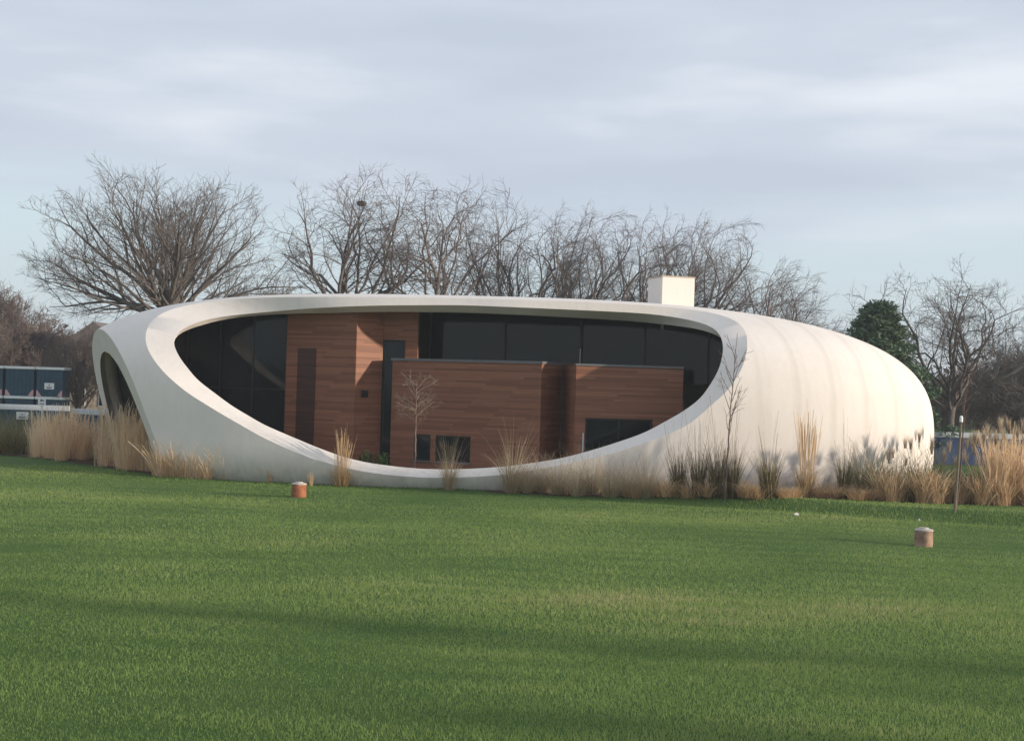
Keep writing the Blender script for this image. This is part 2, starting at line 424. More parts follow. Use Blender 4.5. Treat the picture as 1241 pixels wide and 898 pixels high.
# the plane that slices the left end open
pa, pb, pc = hit_shell(180, 511), hit_shell(148.5, 434), hit_shell(125, 406)
pn = np.cross(pb-pa, pc-pa); pn /= np.linalg.norm(pn)
if pn[0] > 0: pn = -pn
pn = np.array(Matrix.Rotation(radians(-5.5), 3, Vector(pb-pa).normalized())@Vector(pn))                                    # points out, to the left
def plane_box(p, n, big=30., deep=14.):
    n = Vector(n); rot = n.to_track_quat('Z', 'Y').to_matrix().to_4x4()
    Mx = Matrix.Translation(Vector(p))@rot
    mb = MB(); mb.box((-big, -big, 0), (big, big, deep), Mx)
    return npmesh('cut_end', mb.V, [np.array(f) for f in mb.F.values()])
cut_end = plane_box(pb, pn)
def fix_normals(me):
    import bmesh
    bm = bmesh.new(); bm.from_mesh(me); bmesh.ops.recalc_face_normals(bm, faces=bm.faces); bm.to_mesh(me); bm.free()
def boolean(target, tool_me, solver='EXACT'):
    fix_normals(tool_me)
    t = bpy.data.objects.new('tool', tool_me); COL.objects.link(t)
    md = target.modifiers.new('b', 'BOOLEAN'); md.operation = 'DIFFERENCE'; md.solver = solver; md.object = t
    bpy.context.view_layer.update()
    dg = bpy.context.evaluated_depsgraph_get()
    me = bpy.data.meshes.new_from_object(target.evaluated_get(dg))
    target.modifiers.clear(); old = target.data; target.data = me
    bpy.data.objects.remove(t); bpy.data.meshes.remove(tool_me); bpy.data.meshes.remove(old)

bld = thing('pavilion', 'white egg-shaped concrete pavilion with one huge oval opening onto timber-clad rooms', 'building', (XC, YC, 0), -TH)
Vo, Fo = shell_solid(0., -.5, 320, 110)
so = npmesh('shell', Vo, Fo); fix_normals(so)
shell = bpy.data.objects.new('shell', so); COL.objects.link(shell)
Vi, Fi = shell_solid(1.0, -.9, 128, 48)
boolean(shell, npmesh('hollow', Vi, Fi))
boolean(shell, cut_open)
boolean(shell, cut_end)
shell.parent = bld
me = shell.data; me.materials.clear(); me.materials.append(M['render'])
me.polygons.foreach_set('use_smooth', [True]*len(me.polygons))
me.set_sharp_from_angle(angle=radians(22))
co = np.empty(len(me.vertices)*3, np.float32); me.vertices.foreach_get('co', co); co = co.reshape(-1, 3).astype(float)
val = SF(co); grad = SG(co)
cn = np.empty(len(me.corner_normals)*3, np.float32); me.corner_normals.foreach_get('vector', cn); cn = cn.reshape(-1, 3)
lv = np.empty(len(me.loops), np.int32); me.loops.foreach_get('vertex_index', lv)
for p in me.polygons:
    ids = list(p.loop_indices); vs = lv[ids]
    if np.all(np.abs(val[vs]-1) < 2e-3) and np.dot(grad[vs].mean(0), np.array(p.normal)) > .9: cn[ids] = grad[vs]
me.normals_split_custom_set(cn.tolist())

# the timber rooms inside, in the building's own coordinates
def on_pl(px, py, x0, y0, ang):
    """ray through a photo pixel to a vertical plane through (x0, y0) turned by ang: distance along it, height"""
    d = ray(px, py); a = loc(O); b = loc(O+d)-a; nr = np.array([-sin(ang), cos(ang), 0])
    t = np.dot(np.array([x0, y0, 0])-a, nr)/np.dot(b, nr); P = a+t*b
    return (P[0]-x0)*cos(ang)+(P[1]-y0)*sin(ang), P[2]
def room(name, px, Y, ang):
    """an empty at the photo column px on the building's plane y = Y, turned by ang"""
    x = on_y(px, 480, Y)[0]; o = ((x, Y, 0), ang)
    return o, (lambda px, py: on_pl(px, py, x, Y, ang)), x
def at_room(o, r):
    o.location = r[0]; o.rotation_euler = (0, 0, r[1]); return o
ZTOP = 7.3
# tall left volume: front wall up to its right-hand corner, then a wall slanting back to the slot window
YA, AA = -4.75, radians(-17)
ra_, fA, xA = room('timber_wall', 430, YA, AA)
aL = fA(346, 470)[0]
room_part = at_room(MB().box((aL, 0, -.1), (0, .3, 7.1)).box((aL, .3, -.1), (aL+.3, 5, 6.6)).build('timber_wall', M['wood'], bld), ra_)
d0, d1_ = fA(360, 470)[0], fA(382, 470)[0]; dz = fA(371, 422)[1]
w = at_room(MB().box((d0, -.03, -.1), (d1_, -.002, dz)).build('door', M['wood_dark_shade'], bld), ra_)
MB().box((d1_-.16, -.07, 1.), (d1_-.12, -.031, 1.25)).build('handle', M['steel'], w)
AS = radians(52)
rs_, fS, xS = room('timber_wall', 430.3, YA+.03, AS)
sl_ = fS(464, 430)[0]
room_part = at_room(MB().box((0, .002, -.1), (sl_, .25, 7.1)).build('timber_wall', M['wood'], bld), rs_)
lx, lz = fS(441, 477)
room_part = at_room(MB().box((lx-.16, -.10, lz-.14), (lx+.16, -.001, lz+.14)).build('wall_lamp', M['black'], bld, bevel=.02), rs_)
YB = YA+.03+sl_*sin(AS)
def X_(px, py, Y): return on_y(px, py, Y)[0]
def Z_(px, py, Y): return on_y(px, py, Y)[2]
s0, s1 = xS+sl_*cos(AS)+.01, X_(491, 430, YB); b1 = X_(506, 420, YB); zs = Z_(478, 412, YB)
bw = MB().box((s0, YB, zs), (b1, YB+.25, ZTOP)).box((s1, YB+.003, -.1), (b1-.003, YB+.247, zs)).build('timber_wall', M['wood'], bld)
zt_ = Z_(478, 436, YB)
f = MB(); f.box((s0, YB+.10, -.1), (s0+.07, YB+.2, zs)).box((s1-.07, YB+.10, -.1), (s1, YB+.2, zs)).box((s0+.07, YB+.10, zs-.07), (s1-.07, YB+.2, zs)).box((s0+.07, YB+.1, zt_-.04), (s1-.07, YB+.2, zt_+.04))
f = f.build('window', M['frame'], bld)
MB().box((s0+.05, YB+.14, -.1), (s1-.05, YB+.16, zs-.05)).build('pane', M['glass'], f)
# front room, its front turned slightly to the left
YCb, AC = -5.9, radians(-15)
tb, fC, xC = room('timber_room', 655.5, YCb, AC)
c0 = fC(474, 500)[0]; zc = fC(570, 439)[1]; DC = 2.4
wz0, wz1 = fC(548, 560)[1], fC(548, 528)[1]
wa0, wa1 = fC(501.5, 545)[0], fC(521.5, 545)[0]; wb0, wb1 = fC(527.5, 545)[0], fC(570, 545)[0]
box = MB()
for x0, x1, za, zb in ((c0, wa0, -.1, zc), (wa0, wb1, wz1, zc), (wa0, wb1, -.1, wz0), (wa1, wb0, wz0, wz1), (wb1, 0, -.1, zc)):
    box.box((x0, 0, za), (x1, .25, zb))
box.box((c0, .25, -.1), (c0+.2, DC, zc)).box((-.2, .25, -.1), (0, DC, zc)).box((c0+.2, DC-.2, -.1), (-.2, DC, zc))
room_part = at_room(box.build('timber_room', M['wood'], bld), tb)
MB().box((c0-.05, -.06, zc), (.05, DC+.06, zc+.10)).build('coping', M['coping'], room_part)
for x0, x1, mull in ((wa0, wa1, 0), (wb0, wb1, 1)):
    f = MB(); t = .06
    f.prism([(x0, wz0), (x1, wz0), (x1, wz0+t), (x0, wz0+t)], .05, .15).prism([(x0, wz1-t), (x1, wz1-t), (x1, wz1), (x0, wz1)], .05, .15)
    f.box((x0, .05, wz0+t), (x0+t, .15, wz1-t)).box((x1-t, .05, wz0+t), (x1, .15, wz1-t))
    if mull: f.box(((x0+x1)/2-.03, .06, wz0+t), ((x0+x1)/2+.03, .14, wz1-t))
    fo = at_room(f.build('window', M['frame'], bld), tb)
    MB().box((x0+.03, .09, wz0+.03), (x1-.03, .11, wz1-.03)).build('pane', M['glass'], fo)
    MB().box((x0-.04, -.06, wz0-.05), (x1+.04, -.002, wz0-.004)).build('sill', M['coping'], fo)
# recess between the front room and the right-hand one, its shade put into dark boards
YD = YCb+2.0
MB().box((X_(650, 500, YD), YD, -.1), (X_(702, 500, YD), YD+.25, Z_(681, 440, YD))).build('timber_wall', M['wood_dark_shade'], bld)
# right-hand room, turned a little towards the right
YE, AE = -6.7, radians(16)
rr, fE, xE = room('timber_room', 697.5, YE, AE)
Lw = fE(827, 500)[0]; zE = fE(700, 443)[1]
ga0, gz1 = fE(709.5, 506.5); ga1 = fE(791, 508)[0]
ww = MB().box((0, 0, -.1), (ga0, .25, zE)).box((ga0, 0, gz1), (ga1, .25, zE)).box((ga1, 0, -.1), (Lw, .25, zE)).box((0, .25, -.1), (.2, 5., zE))
room_part = at_room(ww.build('timber_room', M['wood'], bld), rr)
MB().box((-.03, -.05, zE), (Lw, .3, zE+.08)).build('coping', M['coping'], room_part)
f = MB(); f.box((ga0, .06, -.1), (ga0+.07, .16, gz1)).box((ga1-.07, .06, -.1), (ga1, .16, gz1)).box((ga0+.07, .06, gz1-.07), (ga1-.07, .16, gz1)).box(((ga0+ga1)/2-.04, .07, -.1), ((ga0+ga1)/2+.04, .15, gz1-.07))
fo = at_room(f.build('window', M['frame'], bld), rr)
MB().box((ga0+.04, .10, -.1), (ga1-.04, .12, gz1-.04)).build('pane', M['glass'], fo)
MB().box((ga0-.10, -.03, 1.35), (ga0-.05, -.002, 2.25)).build('handle', M['steel'], fo)
XA0 = X_(344, 470, -3.6)
# clerestory glazing above the rooms, and the tall glazing at the left
YG = -1.2
def glazing(x0, x1, Y, z0, z1, step, bars=()):
    n = max(1, round((x1-x0)/step))
    fo = MB().box((x0-.04, Y-.06, z1-.06), (x1+.04, Y-.001, z1)).build('window', M['frame'], bld)
    for k in range(n+1):
        x = x0+(x1-x0)*k/n; MB().box((x-.035, Y-.06, z0), (x+.035, Y-.001, z1-.062)).build('mullion', M['frame'], fo)
    for z in bars: MB().box((x0+.036, Y-.05, z-.03), (x1-.036, Y-.03, z+.03)).build('transom', M['frame'], fo)
    for k in range(n):
        xa, xb = x0+(x1-x0)*k/n, x0+(x1-x0)*(k+1)/n
        Mx = Matrix.Translation(((xa+xb)/2, Y+.05, 0))@Matrix.Rotation(random.uniform(-.02, .02), 4, 'Z')@Matrix.Rotation(random.uniform(-.012, .012), 4, 'X')
        h_ = (xb-xa)/2-.01
        MB().box((-h_, -.012, z0), (h_, .012, z1), Mx).build('pane', M['glass'], fo)
glazing(b1+.02, X_(704, 410, YG), YG, zc-.6, ZTOP, 3.1, bars=())
glazing(X_(704, 410, YG)+.05, X_(704, 410, YG)+8.2, YG, zE-.6, ZTOP, 2.7, bars=())
glazing(X_(212, 450, -3.2)-.9, XA0-.05, -3.2, -.1, ZTOP-.4, 1.55, bars=(Z_(280, 470, -3.2),))
MB().box((X_(704, 410, YG)-.02, YG-.1, 5.0), (X_(704, 410, YG)+.02, YG-.062, 5.7)).build('handle', M['steel'], bld)
# glazed wall inside the sliced left end
ax_u = unit_(np.cross(pn, [0, 0, 1.])); ax_v = unit_(np.cross(ax_u, pn)); ax_v = ax_v*np.sign(ax_v[2])
def end_ring(depth, off, zmin, k=1.):
    """outline of the hollow on a plane parallel to the sliced end"""
    q = pb-pn*depth; c = q-ax_u*np.dot(q, ax_u); c = c+ax_v*((2.6-c[2])/ax_v[2]); pts = []
    for a in np.arange(72)*2*pi/72:
        dv_ = ax_u*cos(a)+ax_v*sin(a); ts = np.linspace(.2, 14, 1500); L = c+ts[:, None]*dv_
        pts.append(L[max(0, int(np.argmin((SF(L, off) < 1) & (L[:, 2] > zmin)))-1)])
    pts = np.array(pts); m = pts.mean(0); m = m+ax_v*((1.9-m[2])/ax_v[2]); return m+(pts-m)*k
rA, rB = end_ring(.25, .93, -.3), end_ring(.85, .93, -.3, .95); n72 = 72
fu = MB(); fu.add(np.concatenate([rA, rB]), [(i, (i+1) % n72, n72+(i+1) % n72, n72+i) for i in range(n72)])
fu = fu.build('arch_reveal', M['render'], bld, True); md = fu.modifiers.new('thickness', 'SOLIDIFY'); md.thickness = .06
rC = end_ring(.83, .93, -.3, .955)
eg = MB(); eg.add(np.concatenate([rC, rC-pn*.05]), [tuple(range(n72)), tuple(range(2*n72-1, n72-1, -1))]+[(i, (i+1) % n72, n72+(i+1) % n72, n72+i) for i in range(n72)])
gm, gn_, go_ = new_mat('shaded_glass'); principled(gn_, go_, (.008, .010, .011), .35, .08)
eg.build('end_glazing', gm, bld)
# floor
MB().box((-9., -7.2, -.05), (14, 6.5, .10)).build('floor', simple('paved_floor', (.30, .28, .26), .8, .2, 2), bld)
MB().box((-14.6, -2.5, -.05), (-9.01, 6., .08)).build('bounce_slab', simple('pale_bounce_slab', (.55, .53, .50), .8, .15, 2), bld)  # added pale slab that bounces light up into the sliced end
# chimney block on the roof
chp = loc(at_depth(817, 365, 60.5)); 
ch = bpy.data.objects.new('chimney', None); link(ch, bld)
ch.location = (chp[0], chp[1], 0); ch.rotation_euler = (0, 0, TH+radians(17))
zt = at_depth(817, 336, 60.5)[2]; wch = 41*60.5/FPX/cos(radians(17)); dch = 13*60.5/FPX/sin(radians(17))
MB().box((-wch*.38, 0, 6.6), (wch*.62, dch, zt)).build('chimney_block', M['render'], ch, bevel=.02)
MB().box((-wch*.38-.02, -.02, zt+.001), (wch*.62+.02, dch+.02, zt+.05)).build('coping', simple('tan_coping', (.42, .34, .27), .8), ch)

# ------------------------------------------------------------------ planting beds (a mulch sheet on the ground)
def bed_front(px):  # photo row of the lawn/bed edge
    return np.interp(px, [-60, 0, 60, 120, 160, 200, 240, 300], [546, 551, 557, 565, 572, 577, 580, 584])
BED_R = [(588, 597), (640, 599), (700, 602), (760, 603), (820, 603), (900, 604), (1000, 605), (1100, 609), (1180, 612), (1260, 614), (1330, 616)]
BED_L = [(-60, 546), (0, 551), (60, 557), (120, 565), (160, 572), (200, 577), (240, 580), (290, 583)]
def bed_poly(edge, depth):
    fr = [gpt(*p) for p in edge]; return np.array([[p[0], p[1]] for p in fr]), depth
bedR, _ = bed_poly(BED_R, 0); bedL, _ = bed_poly(BED_L, 0)
def in_bed(x, y):
    r = (x > bedR[0, 0]+.2) & (y > np.interp(x, bedR[:, 0], bedR[:, 1])+.06*np.sin(x*7)) & (y < np.interp(x, bedR[:, 0], bedR[:, 1])+7)
    xl = bedL[:, 0]; l = (x < xl[-1]) & (y > np.interp(x, xl, bedL[:, 1])+.06*np.sin(x*7)) & (y < np.interp(x, xl, bedL[:, 1])+5)
    return r | l
def bed_sheet(edge, depth, name):
    xs = np.linspace(edge[0, 0], edge[-1, 0], 160); y0 = np.interp(xs, edge[:, 0], edge[:, 1])+.08*np.sin(xs*7)
    T = np.linspace(0, 1, 14); Xs = np.repeat(xs[None], 14, 0); Ys = y0[None]+depth*T[:, None]
    i = np.arange(14*160).reshape(14, 160)
    q = np.stack([i[:-1, :-1], i[:-1, 1:], i[1:, 1:], i[1:, :-1]], -1).reshape(-1, 4)
    o = obj(name, npmesh(name, np.stack([Xs, Ys, gz(Xs, Ys)+.02], -1).reshape(-1, 3), [q]), M['mulch'], smooth=True)
    tag(o, kind='structure')
bed_sheet(bedR, 7., 'planting_bed'); bed_sheet(bedL, 5., 'planting_bed')

gr = obj('grass', lawn_blades(), M['blade']); tag(gr, 'short mown green grass covering the lawn', 'grass', kind='stuff')

# ------------------------------------------------------------------ ornamental grasses
def bed_row(px): return float(np.interp(px, [p[0] for p in BED_R], [p[1] for p in BED_R]))
def clump(n, h, rb, lean, curve, width, droop=.1, hvar=.25, tint=(.5, .2), plume=0., seg=4, wind=(.0, 0.)):
    bx, by = rng.normal(0, rb*.5, n), rng.normal(0, rb*.5, n)
    az = np.arctan2(by, bx)+rng.normal(0, .7, n)
    hh = h*np.clip(rng.normal(1, hvar, n), .25, 1.6)
    ln = np.abs(rng.normal(0, lean, n)); cu = np.abs(rng.normal(curve, curve*.5, n))
    wa = rng.uniform(0, pi, n); ww = width*rng.uniform(.6, 1.4, n)
    L = []
    for k in range(seg+1):
        t = k/seg
        r = (ln*t+cu*t*t)*hh
        x = bx+np.cos(az)*r+wind[0]*hh*t*t; y = by+np.sin(az)*r+wind[1]*hh*t*t; z = hh*t*(1-droop*t*t)-.02
        wd = ww*(1-.75*t)
        if plume: wd = ww*(.6 if t < .62 else plume*(1-abs(t-.82)/.25*.6))
        L.append(np.stack([np.stack([x-wd*np.cos(wa), y-wd*np.sin(wa), z], -1), np.stack([x+wd*np.cos(wa), y+wd*np.sin(wa), z], -1)], 1))
    V = np.stack(L, 1)                           # n, seg+1, 2, 3
    b = np.arange(n)[:, None]*(2*(seg+1))+np.arange(seg)[None]*2
    q = np.stack([b, b+1, b+3, b+2], -1).reshape(-1, 4)
    t = np.clip(rng.normal(tint[0], tint[1], n), 0, 1)
    return V.reshape(-1, 3), q, np.repeat(t, 2*(seg+1))
def join(parts):
    Vs, Qs, Ts, o = [], [], [], 0
    for V, q, t in parts: Vs.append(V); Qs.append(q+o); Ts.append(t); o += len(V)
    return np.concatenate(Vs), np.concatenate(Qs), np.concatenate(Ts)
M['straw'] = mat_blade('dry_straw', [(0., (.28, .23, .10)), (.3, (.46, .32, .16)), (.6, (.62, .43, .25)), (1., (.74, .58, .40))], .45)
M['straw_sunlit'] = mat_blade('sunlit_straw', [(0., (.42, .33, .16)), (.3, (.62, .44, .25)), (.6, (.80, .58, .36)), (1., (.88, .72, .52))], .5)  # lighter copy of the straw: sunlight put into the colour of the left grasses
M['mound'] = mat_blade('grey_green_tussock', [(0., (.085, .10, .04)), (.35, (.23, .20, .105)), (.65, (.43, .34, .21)), (1., (.60, .49, .34))], .4)
M['olive'] = mat_blade('olive_tussock', [(0., (.06, .065, .026)), (.5, (.16, .13, .06)), (.8, (.33, .24, .13)), (1., (.46, .35, .21))], .3)
M['greenish'] = mat_blade('green_tussock', [(0., (.045, .075, .022)), (.5, (.11, .135, .045)), (.8, (.24, .22, .10)), (1., (.40, .32, .18))], .3)
M['plume'] = mat_blade('pampas_plume', [(0., (.33, .25, .17)), (1., (.60, .50, .38))], .4)
def cmesh(name, parts):
    V, q, t = join(parts); return npmesh(name, V, [q], {'tint': t})
def reed(i): return cmesh('reed_leaves', [clump(60, .9, .34, .16, .10, .009, tint=(.45, .25)), clump(95, 1.9, .42, .09, .06, .009, .04, .32, (.80, .2), plume=1.9, wind=(.02*(i-1), 0))])
def reed_short(i): return cmesh('reed_leaves', [clump(120, 1.0, .24, .26, .16, .011, .1, tint=(.75, .2), hvar=.3, plume=1.5)])
def mound(i): return cmesh('tussock_leaves', [clump(230, 1.1, .24, .34, .38, .008, .30, .28, (.82, .22)), clump(90, 1.75, .2, .26, .16, .006, .15, .2, (.78, .15))])
def olive(i): return cmesh('tussock_leaves', [clump(240, 1.25, .20, .13, .10, .011, .05, .3, (.40, .24)), clump(12, 2.5, .2, .07, .05, .005, .02, .15, (.7, .15), plume=1.4)])
def low(i): return cmesh('tussock_leaves', [clump(260, .72, .30, .5, .45, .010, .45, .25, (.6, .2))])
def column(i): return cmesh('reed_leaves', [clump(150, .9, .30, .22, .10, .012, tint=(.25, .2)), clump(80, 2.4, .20, .06, .03, .008, .02, .16, (.6, .18), plume=1.5)])
LIB = {k: [f(i) for i in range(3)] for k, f in (('reed', reed), ('reed_short', reed_short), ('mound', mound), ('olive', olive), ('low', low), ('column', column))}
GM = {'reed': 'straw', 'reed_short': 'straw', 'mound': 'mound', 'olive': 'olive', 'low': 'straw', 'column': 'straw'}
for k, ms in LIB.items():
    for m_ in ms: m_.materials.append(M[GM[k]])
def grass_clump(kind, px, py, s, label, group, name='ornamental_grass', sx=1., back=0., matname=None):
    p = gpt(px, py); p[1] += back; p[2] = float(gz(p[0], p[1]))
    me = random.choice(LIB[kind])
    if matname:
        key = me.name+matname
        me2 = bpy.data.meshes.get(key) or me.copy(); me2.name = key
        me2.materials.clear(); me2.materials.append(M[matname]); me = me2
    o = link(bpy.data.objects.new(name, me)); o.location = p
    o.rotation_euler = (random.gauss(0, .05), random.gauss(0, .05), random.uniform(0, 6.28)); o.scale = (s*sx, s*sx, s*random.uniform(.95, 1.05))
    return tag(o, label, 'ornamental grass', group, 'thing')
# left row, in front of the sliced end
GL = 'dry grasses along the left bed'
for k in range(26):
    px = random.uniform(38, 104); grass_clump('reed', px, bed_front(px)-random.uniform(0, 9), random.uniform(.5, .92), 'tall straw-coloured feather grass in the dense stand left of the sliced open end', GL, matname='straw_sunlit')
for k in range(24):
    px = random.uniform(118, 200); grass_clump('reed', px, bed_front(px)-random.uniform(1, 9), random.uniform(.55, 1.02)*(1 if px < 182 else .7), 'tall straw-coloured feather grass growing in front of the sliced open end', GL, matname='straw_sunlit')
for px, s in ((199, .95), (207, .7), (216, .85), (226, .6), (235, .8), (246, .7), (256, .65)):
    grass_clump('reed_short', px, bed_front(px)-1, s*1.15, 'short pale grass tuft in the thinning row under the grey curved wall', GL, back=-.7, matname='straw_sunlit')
grass_clump('reed_short', 277, 580, 1.15, 'lone stubby upright tan tuft against the grey curved wall', GL, sx=.8, back=-.8)
grass_clump('reed_short', 331, 584, .75, 'very small thin brown tuft left of the rust-red stub', GL, sx=.4, back=-.7)
grass_clump('reed_short', 381, 588, .45, 'tiny sparse brown tuft right of the rust-red stub', GL, sx=.5, back=-.9)
for k in range(9):
    px = random.uniform(-20, 30); grass_clump('mound', px, bed_front(px)-random.uniform(1, 6), random.uniform(1.0, 1.35), 'yellow-green bushy grass with feathery tops at the left edge of the lawn', GL, matname='greenish')
grass_clump('column', 417, 588, .74, 'solitary tall grass column with broad tan base crossing the pale rim', 'single grasses before the opening', sx=1.25, back=-.75)
grass_clump('mound', 545, 592, 1.1, 'solitary loose grass fan in front of the paired windows', 'single grasses before the opening', sx=.55, back=-.75)
grass_clump('mound', 620, 595, 1.35, 'splayed tan grass fan at the left end of the long right bed', 'single grasses before the opening', sx=.8, back=-.75)
# right bed
GRp = 'grasses along the right bed'
for px, s in ((640, .8), (657, .9), (676, .92), (699, .85), (718, 1.0), (740, .88), (759, .9), (782, 1.0)):
    grass_clump('mound', px, bed_row(px)-random.uniform(.5, 2.5), s, 'grey-tan rounded tussock in the row below the rising pale rim', GRp)
for px, s, wd in ((823, 1.0, .9), (846, 1.1, .9), (869, 1.15, .9), (886, 1.1, .9), (932, 1.0, 1.), (1022, 1.0, .9)):
    grass_clump('olive', px, bed_row(px)-random.uniform(1, 3.5), s, 'dark olive spiky upright clump with thin tall stems against the cream wall', GRp, sx=wd)
grass_clump('column', 977, bed_row(977)-2.5, 1.1, 'tall tan grass column with dark green base against the cream wall', GRp)
for px in (693, 770, 806, 834, 858, 905, 915, 950, 960, 997, 1008, 1037, 1049):
    grass_clump('low', px, bed_row(px)-random.uniform(.4, 1.9), random.uniform(.7, 1.35), 'low pinkish-tan mop of dead grass along the front of the right bed', GRp)
for px in (1045, 1062, 1078, 1095, 1112, 1130, 1146): grass_clump('mound', px, bed_row(px)-random.uniform(2, 5), random.uniform(1.05, 1.3), 'green and tan tussock in front of the round right end', GRp, matname='greenish')
for px in (1068, 1080, 1090, 1117, 1126, 1135, 1148, 1162, 1170): grass_clump('reed_short', px, bed_row(px)-random.uniform(0, 2), random.uniform(.7, 1.0), 'pale tan fountain of dry grass before the round right end', GRp)
for k in range(16):
    px = random.uniform(1202, 1262); grass_clump('reed', px, bed_row(px)-random.uniform(0, 9), random.uniform(.6, .95), 'tall pinkish-straw grass in the dense stand at the right edge', GRp)
for k in range(14):
    px = random.uniform(1172, 1262); grass_clump('reed_short', px, bed_row(px)-random.uniform(0, 2), random.uniform(.6, .95), 'shorter pale grass at the foot of the dense right stand', GRp)
# pampas
def pampas(px, py, s, label, nplume, back):
    p = gpt(px, py); p[1] += back; p[2] = float(gz(p[0], p[1]))
    t = thing('pampas_grass', label, 'pampas grass', p, random.uniform(0, 6), 'pampas grasses by the round end')
    t.scale = (s, s, s); t['kind'] = 'thing'
    obj('leaves', cmesh('leaves', [clump(420, 1.5, .4, .3, .42, .011, .45, .2, (.25, .22))]), M['greenish'], t)
    parts = []
    st = clump(nplume, 2.3, .45, .22, .06, .008, .02, .1, (.6, .2))
    V, q, tt = st; obj('stems', npmesh('stems', V, [q], {'tint': tt}), M['straw'], t)
    tips = V.reshape(nplume, 5, 2, 3)[:, 4].mean(1)
    for c in tips:
        a = clump(70, .42, .03, .1, .1, .007, .1, .3, (.5, .25)); b = a[0]+c-np.array([0, 0, .25]); obj('plume', cmesh('plume', [(b, a[1], a[2])]), M['plume'], t)
pampas(1100, 608, .7, 'pampas grass with dark upright seed heads before the round right end', 6, .5)
pampas(1148, 609, .95, 'pampas grass with pale plumes before the blue hoarding', 9, 1.0)
pampas(1183, 611, 1.0, 'green pampas mound behind the leaning stake', 5, .8)
pampas(1240, 608, 1.05, 'pampas grass at the far right with bushy tan tops', 16, 2.0)
pampas(1212, 609, .9, 'pampas grass with many tan plumes second from the far right', 15, 2.2)

# ------------------------------------------------------------------ trees
def tubes(polys, sides):
    """polys: list of (pts (n,3), radii (n)) -> V, quads; batched by length"""
    Vs, Qs, o = [], [], 0; by = {}
    for p, r in polys: by.setdefault(len(p), []).append((p, r))
    for n, lst in by.items():
        P = np.array([p for p, _ in lst]); R = np.array([r for _, r in lst]); m = len(lst)
        T = np.gradient(P, axis=1); T /= np.linalg.norm(T, axis=2, keepdims=True)+1e-9
        ref = np.where(np.abs(T[:, :1, 2:3]) > .8, np.array([1., .2, 0]), np.array([0, .1, 1.]))
        A = np.cross(T, np.broadcast_to(ref, T.shape)); A /= np.linalg.norm(A, axis=2, keepdims=True)+1e-9
        B = np.cross(T, A)
        k = np.arange(sides)*2*pi/sides
        ring = P[:, :, None]+R[:, :, None, None]*(A[:, :, None]*np.cos(k)[None, None, :, None]+B[:, :, None]*np.sin(k)[None, None, :, None])
        i = o+np.arange(m*n*sides).reshape(m, n, sides); j = np.roll(i, -1, 2)
        Qs.append(np.stack([i[:, :-1], j[:, :-1], j[:, 1:], i[:, 1:]], -1).reshape(-1, 4)); Vs.append(ring.reshape(-1, 3)); o += m*n*sides
    return np.concatenate(Vs), np.concatenate(Qs)
def unit(v): return v/(np.linalg.norm(v)+1e-9)
def wander(p, d, L, n, jit, trop, r, r0, r1):
    """a crooked tapering branch"""
    pts = [p]; d = unit(d)
    for k in range(n):
        d = unit(d+r.normal(0, jit, 3)+trop); p = p+d*L/n; pts.append(p)
    return np.array(pts), np.linspace(r0, r1, n+1)
